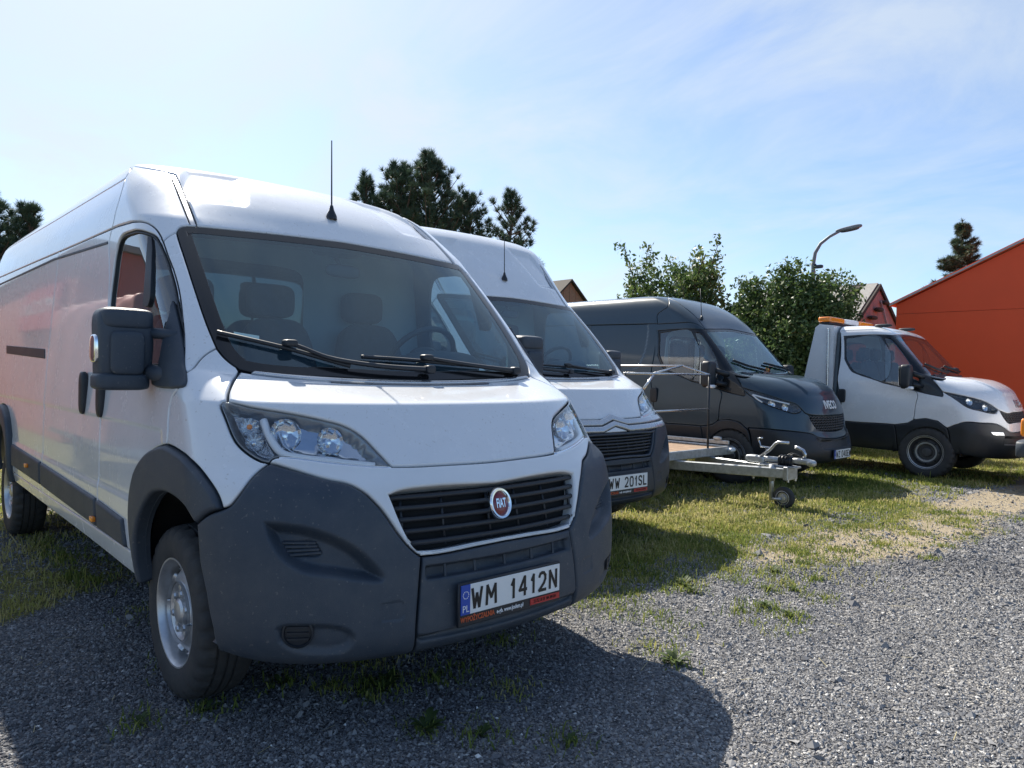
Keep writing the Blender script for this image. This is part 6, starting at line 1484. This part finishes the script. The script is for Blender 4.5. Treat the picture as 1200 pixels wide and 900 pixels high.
for x in (.80, 3.25):
    for y, l in ((.10, False), (1.60, True)):
        m = MB(); m.lathe([(.19, -.07), (.24, -.085), (.29, -.075), (.30, 0), (.29, .075), (.24, .085), (.19, .07)], n=40); w = m.build('wheel', 'rubber', car, 35, (x, y, .30)); m = MB(); m.lathe([(.20, -.075), (.185, -.05), (.12, -.06), (.04, -.07), (0, -.07)] if not l else [(.20, .075), (.185, .05), (.12, .06), (.04, .07), (0, .07)], n=32); m.build('rim', 'rim_silver', w, 30)
# ---------------------------------------------------------------- what stands on the near side of the first van and mirrors in its flank
material('faded_red', (.50, .17, .13), .6, vary=.2, scale=1)
material('tarpaulin', (.46, .21, .19), .45, vary=.25, scale=1.6, bump=.5, bscale=3)
tt = thing('tarpaulin_trailer', 'red tarpaulin-covered trailer parked beside the first van', 'trailer', (-6.2, -3.3, 0))
nx_, nz_ = 26, 12; V, F = [], []
for i in range(nx_+1):
    for j in range(41):
        a = math.pi*j/40; c_, s_ = math.cos(a), math.sin(a); y = 1.12*math.copysign(abs(c_)**.10, c_); z = .62+1.75*abs(s_)**.12; x = -2.6+3.4*i/nx_
        f = .010*math.sin(i*1.9+j*.35)+.008*math.sin(i*.8-j*.6); V.append((x, y*(1+f), z+f*.5))
for i in range(nx_):
    for j in range(40): q = i*41+j; F.append((q, q+1, q+42, q+41))
F += [tuple(range(41))[::-1], tuple(range(nx_*41, nx_*41+41))]
m = MB(); m.add(V, F); m.build('tarpaulin', 'tarpaulin', tt, True)
m = MB(); m.box((-.9, 0, .55), (3.5, 2.1, .14)); m.box((1.3, 0, .5), (1.0, .1, .1)); m.build('chassis', 'galvanised', tt)
for y in (-1.0, 1.0): m = MB(); m.lathe([(.15, -.08), (.27, -.09), (.31, -.05), (.31, .05), (.27, .09), (.15, .08)], n=32); m.build('wheel', 'rubber', tt, 35, (-.9, y, .31))
oh = thing('rental_office', 'low red hall with a lettered board at its corner, beside the first van', 'building', (-11.5, -2.9, 0))
m = MB(); m.box((-9, -5, 1.9), (18, 10, 3.8)); m.build('wall', 'faded_red', oh); m = MB(); m.box((-9, -5, 3.86), (18.3, 10.3, .12)); m.build('roof', 'grey_roof', oh)
m = MB(); m.box((-2.4, .05, 2.75), (3.4, .08, .9)); sb = m.build('sign_board', 'ink_red', oh)
obj('lettering', place_flat(text_mesh('WYPOŻYCZALNIA', .40, .9), (-2.4, .095, 2.78), (-1, 0, 0), (0, 0, 1)), 'ink_white', sb)
# far hedge line closing the horizon behind the vans
rng = np.random.default_rng(5); n = 700; C = np.stack([rng.uniform(-75, -26, n), rng.uniform(-30, 60, n), rng.uniform(.2, 3.2, n)], -1)
V, F, T = leaf_cloud(C, 26, 1.1, .28, rng); toned('hedgerow', V, F, T, 'leaf', kind='stuff')
n = 420; C = np.stack([rng.uniform(-34, 30, n), rng.uniform(44, 60, n), rng.uniform(.2, 3., n)], -1); V, F, T = leaf_cloud(C, 26, 1.1, .28, rng); toned('hedgerow', V, F, T, 'leaf', kind='stuff')
# ---------------------------------------------------------------- galvanised flat trailer with a tubular guard
tr = thing('flat_trailer', 'galvanised flat trailer with timber deck and tubular guard between the vans', 'trailer', (0, 0, 0))
X0, X1, YR, YL, ZD = -4.9, -1.70, 3.98, 6.16, .48
for k in range(10):
    w = (YL-YR-.14)/10; y = YR+.07+w*(k+.5); m = MB(); m.box(((X0+X1)/2, y, ZD-.012), (X1-X0-.12, w-.006, .022), bev=.003); m.build('plank', 'deck_wood', tr)
for c, d in (((X1-.025, (YR+YL)/2, ZD-.03), (.05, YL-YR, .10)), (((X0+X1)/2-.03, YL-.025, ZD-.03), (X1-X0-.06, .05, .10)), (((X0+X1)/2-.03, YR+.025, ZD-.03), (X1-X0-.06, .05, .10)), ((X0, (YR+YL)/2, ZD-.03), (.05, YL-YR, .10))):
    m = MB(); m.box(c, d, bev=.008); m.build('deck_beam', 'galvanised', tr)
m = MB(); m.box(((X0+X1)/2-.03, YL-.02, ZD+.055), (X1-X0-.06, .03, .05), bev=.006); m.build('side_rail', 'galvanised', tr)
for sy, y0, y1 in ((-1, 4.92, 5.235), (1, 5.72, 5.365)):
    m = MB(); a, b = np.array((-1.95, y0, .345)), np.array((-.56, y1, .362)); d = b-a; L = np.linalg.norm(d); m.box((a+b)/2, (L, .06, .105), rot=rotm(0, -math.asin(d[2]/L), math.atan2(d[1], d[0])), bev=.008); m.build('drawbar', 'galvanised', tr)
m = MB(); m.box((-.545, 5.30, .362), (.05, .22, .14), bev=.006); m.box((-.66, 5.30, .425), (.40, .13, .02), bev=.004); m.build('drawbar_plate', 'galvanised', tr)
for x, y in ((-.53, 5.22), (-.53, 5.38), (-.70, 5.22), (-.90, 5.19)): m = MB(); m.lathe([(.014, -.02), (.014, .012), (.008, .016), (0, .016)], c=(x, y, .295), axis='z', n=6); m.build('bolt', 'satin_metal', tr)
m = MB(); V, F = superbox((-.93, 5.30, .47), (.22, .10, .09), 5); m.add(V, F); m.tube([(-1.0, 5.30, .48), (-.56, 5.30, .487)], .032, 14); m.build('overrun_brake', 'galvanised', tr, True)
m = MB(); m.tube([(-.66, 5.30, .485), (-.60, 5.30, .487), (-.53, 5.30, .490)], [.052, .048, .048], 14)
for k in range(4): m.lathe([(.044, -.008), (.060, 0), (.044, .008)], c=(-.645+.035*k, 5.30, .487), axis='x', n=18)
m.build('rubber_boot', 'black_plastic', tr, True)
m = MB(); V, F = superbox((-.42, 5.30, .495), (.22, .068, .062), 3.5); m.add(V, F); V, F = superbox((-.325, 5.30, .485), (.10, .082, .07), 2.4); m.add(V, F); cp_ = m.build('coupling_head', 'galvanised', tr, True)
m = MB(); m.tube([(-.40, 5.30, .53), (-.39, 5.30, .57), (-.41, 5.30, .605), (-.47, 5.30, .63), (-.50, 5.30, .635)], [.018, .016, .018, .020, .018], 10); m.build('coupling_handle', 'satin_metal', cp_, True)
m = MB(); m.tube([(-.87, 5.27, .50), (-.76, 5.27, .585), (-.70, 5.27, .655), (-.67, 5.27, .672), (-.55, 5.27, .675)], .016, 10); m.build('handbrake_lever', 'satin_metal', tr, True)
for k in range(2): m = MB(); m.tube([(-.66+.05*k, 5.26, .44), (-.60+.04*k, 5.25, .53), (-.52+.03*k, 5.27, .57), (-.44, 5.30, .55), (-.40, 5.31, .51)], .007, 8); m.build('brake_cable', 'black_plastic', tr, True)
m = MB(); m.tube([(-.70, 5.21, .07), (-.70, 5.21, .42)], .024, 14); m.tube([(-.70, 5.21, .27), (-.70, 5.21, .44)], .031, 14); jw = m.build('jockey_stand', 'galvanised', tr, True)
m = MB(); m.tube([(-.84, 5.30, .50), (-.81, 5.30, .58), (-.78, 5.30, .605), (-.88, 5.30, .61), (-.90, 5.30, .66), (-.91, 5.30, .695), (-.86, 5.30, .70)], .010, 8); m.build('jockey_crank', 'satin_metal', jw, True)
m = MB(); m.tube([(-.70, 5.21, .09), (-.64, 5.18, .09), (-.57, 5.16, .10)], .016, 8); m.build('wheel_fork', 'galvanised', jw, True)
m = MB(); m.lathe([(.055, -.03), (.075, -.036), (.100, -.030), (.112, -.012), (.112, .012), (.100, .030), (.075, .036), (.055, .03)], n=36); w = m.build('jockey_wheel', 'rubber', tr, 35, (-.565, 5.215, .112))
m = MB(); m.lathe([(.078, -.034), (.068, -.037), (.060, -.024), (.040, -.022), (.034, -.036), (.016, -.040), (0, -.040)], n=28); m.lathe([(.070, .03), (.02, .034), (0, .034)], n=20); m.build('wheel_disc', 'rim_silver', w, 30)
# guard frame
yp = 5.60
for pts in ([(X1-.02, yp, ZD+.02), (X1-.02, yp, 1.375)], [(X1-.02, YR+.05, ZD+.02), (X1-.02, YR+.05, 1.375)]):
    m = MB(); m.tube(pts, .013, 10); m.build('guard_post', 'black_plastic', tr, True)
for z0, z1, x in ((1.365, 1.37, X1-.02), (.955, .965, X1-.02)):
    m = MB(); m.tube([(x, YR+.03, z0), (x, yp, z1)], .011, 10); m.build('guard_bar', 'satin_metal', tr, True)
m = MB(); m.tube([(X1-.02, yp, 1.37), (-2.05, 5.52, 1.475), (-3.2, 5.0, 1.46)], .010, 8); m.build('guard_bar', 'satin_metal', tr, True)
m = MB(); m.tube([(-2.05, 5.52, 1.475), (-2.02, 4.86, 1.36)], .013, 8); m.build('guard_bar', 'satin_metal', tr, True)
m = MB(); m.tube([(-2.0, 4.90, 1.36), (-2.0, 4.72, 1.20)], .016, 8); m.build('guard_brace', 'satin_metal', tr, True)
for y in (YR-.12, YL+.02):
    m = MB(); m.lathe([(.12, -.07), (.20, -.085), (.27, -.07), (.28, 0), (.27, .07), (.20, .085), (.12, .07)], n=36); w = m.build('wheel', 'rubber', tr, 35, (-3.4, y if y < 5 else YL-.02, .28)); m = MB(); m.lathe([(.15, -.07), (.13, -.04), (.06, -.05), (0, -.05)], n=24); m.build('rim', 'rim_silver', w, 30)
m = MB(); m.box((X1+.02, YL-.10, ZD-.02), (.07, .10, .05), bev=.015); m.build('side_lamp', 'lamp_white', tr)
m = MB(); V, F = superbox((X1-.22, YL-.03, ZD+.10), (.12, .04, .05), 3); m.add(V, F); m.build('lashing_ring', 'galvanised', tr, True)
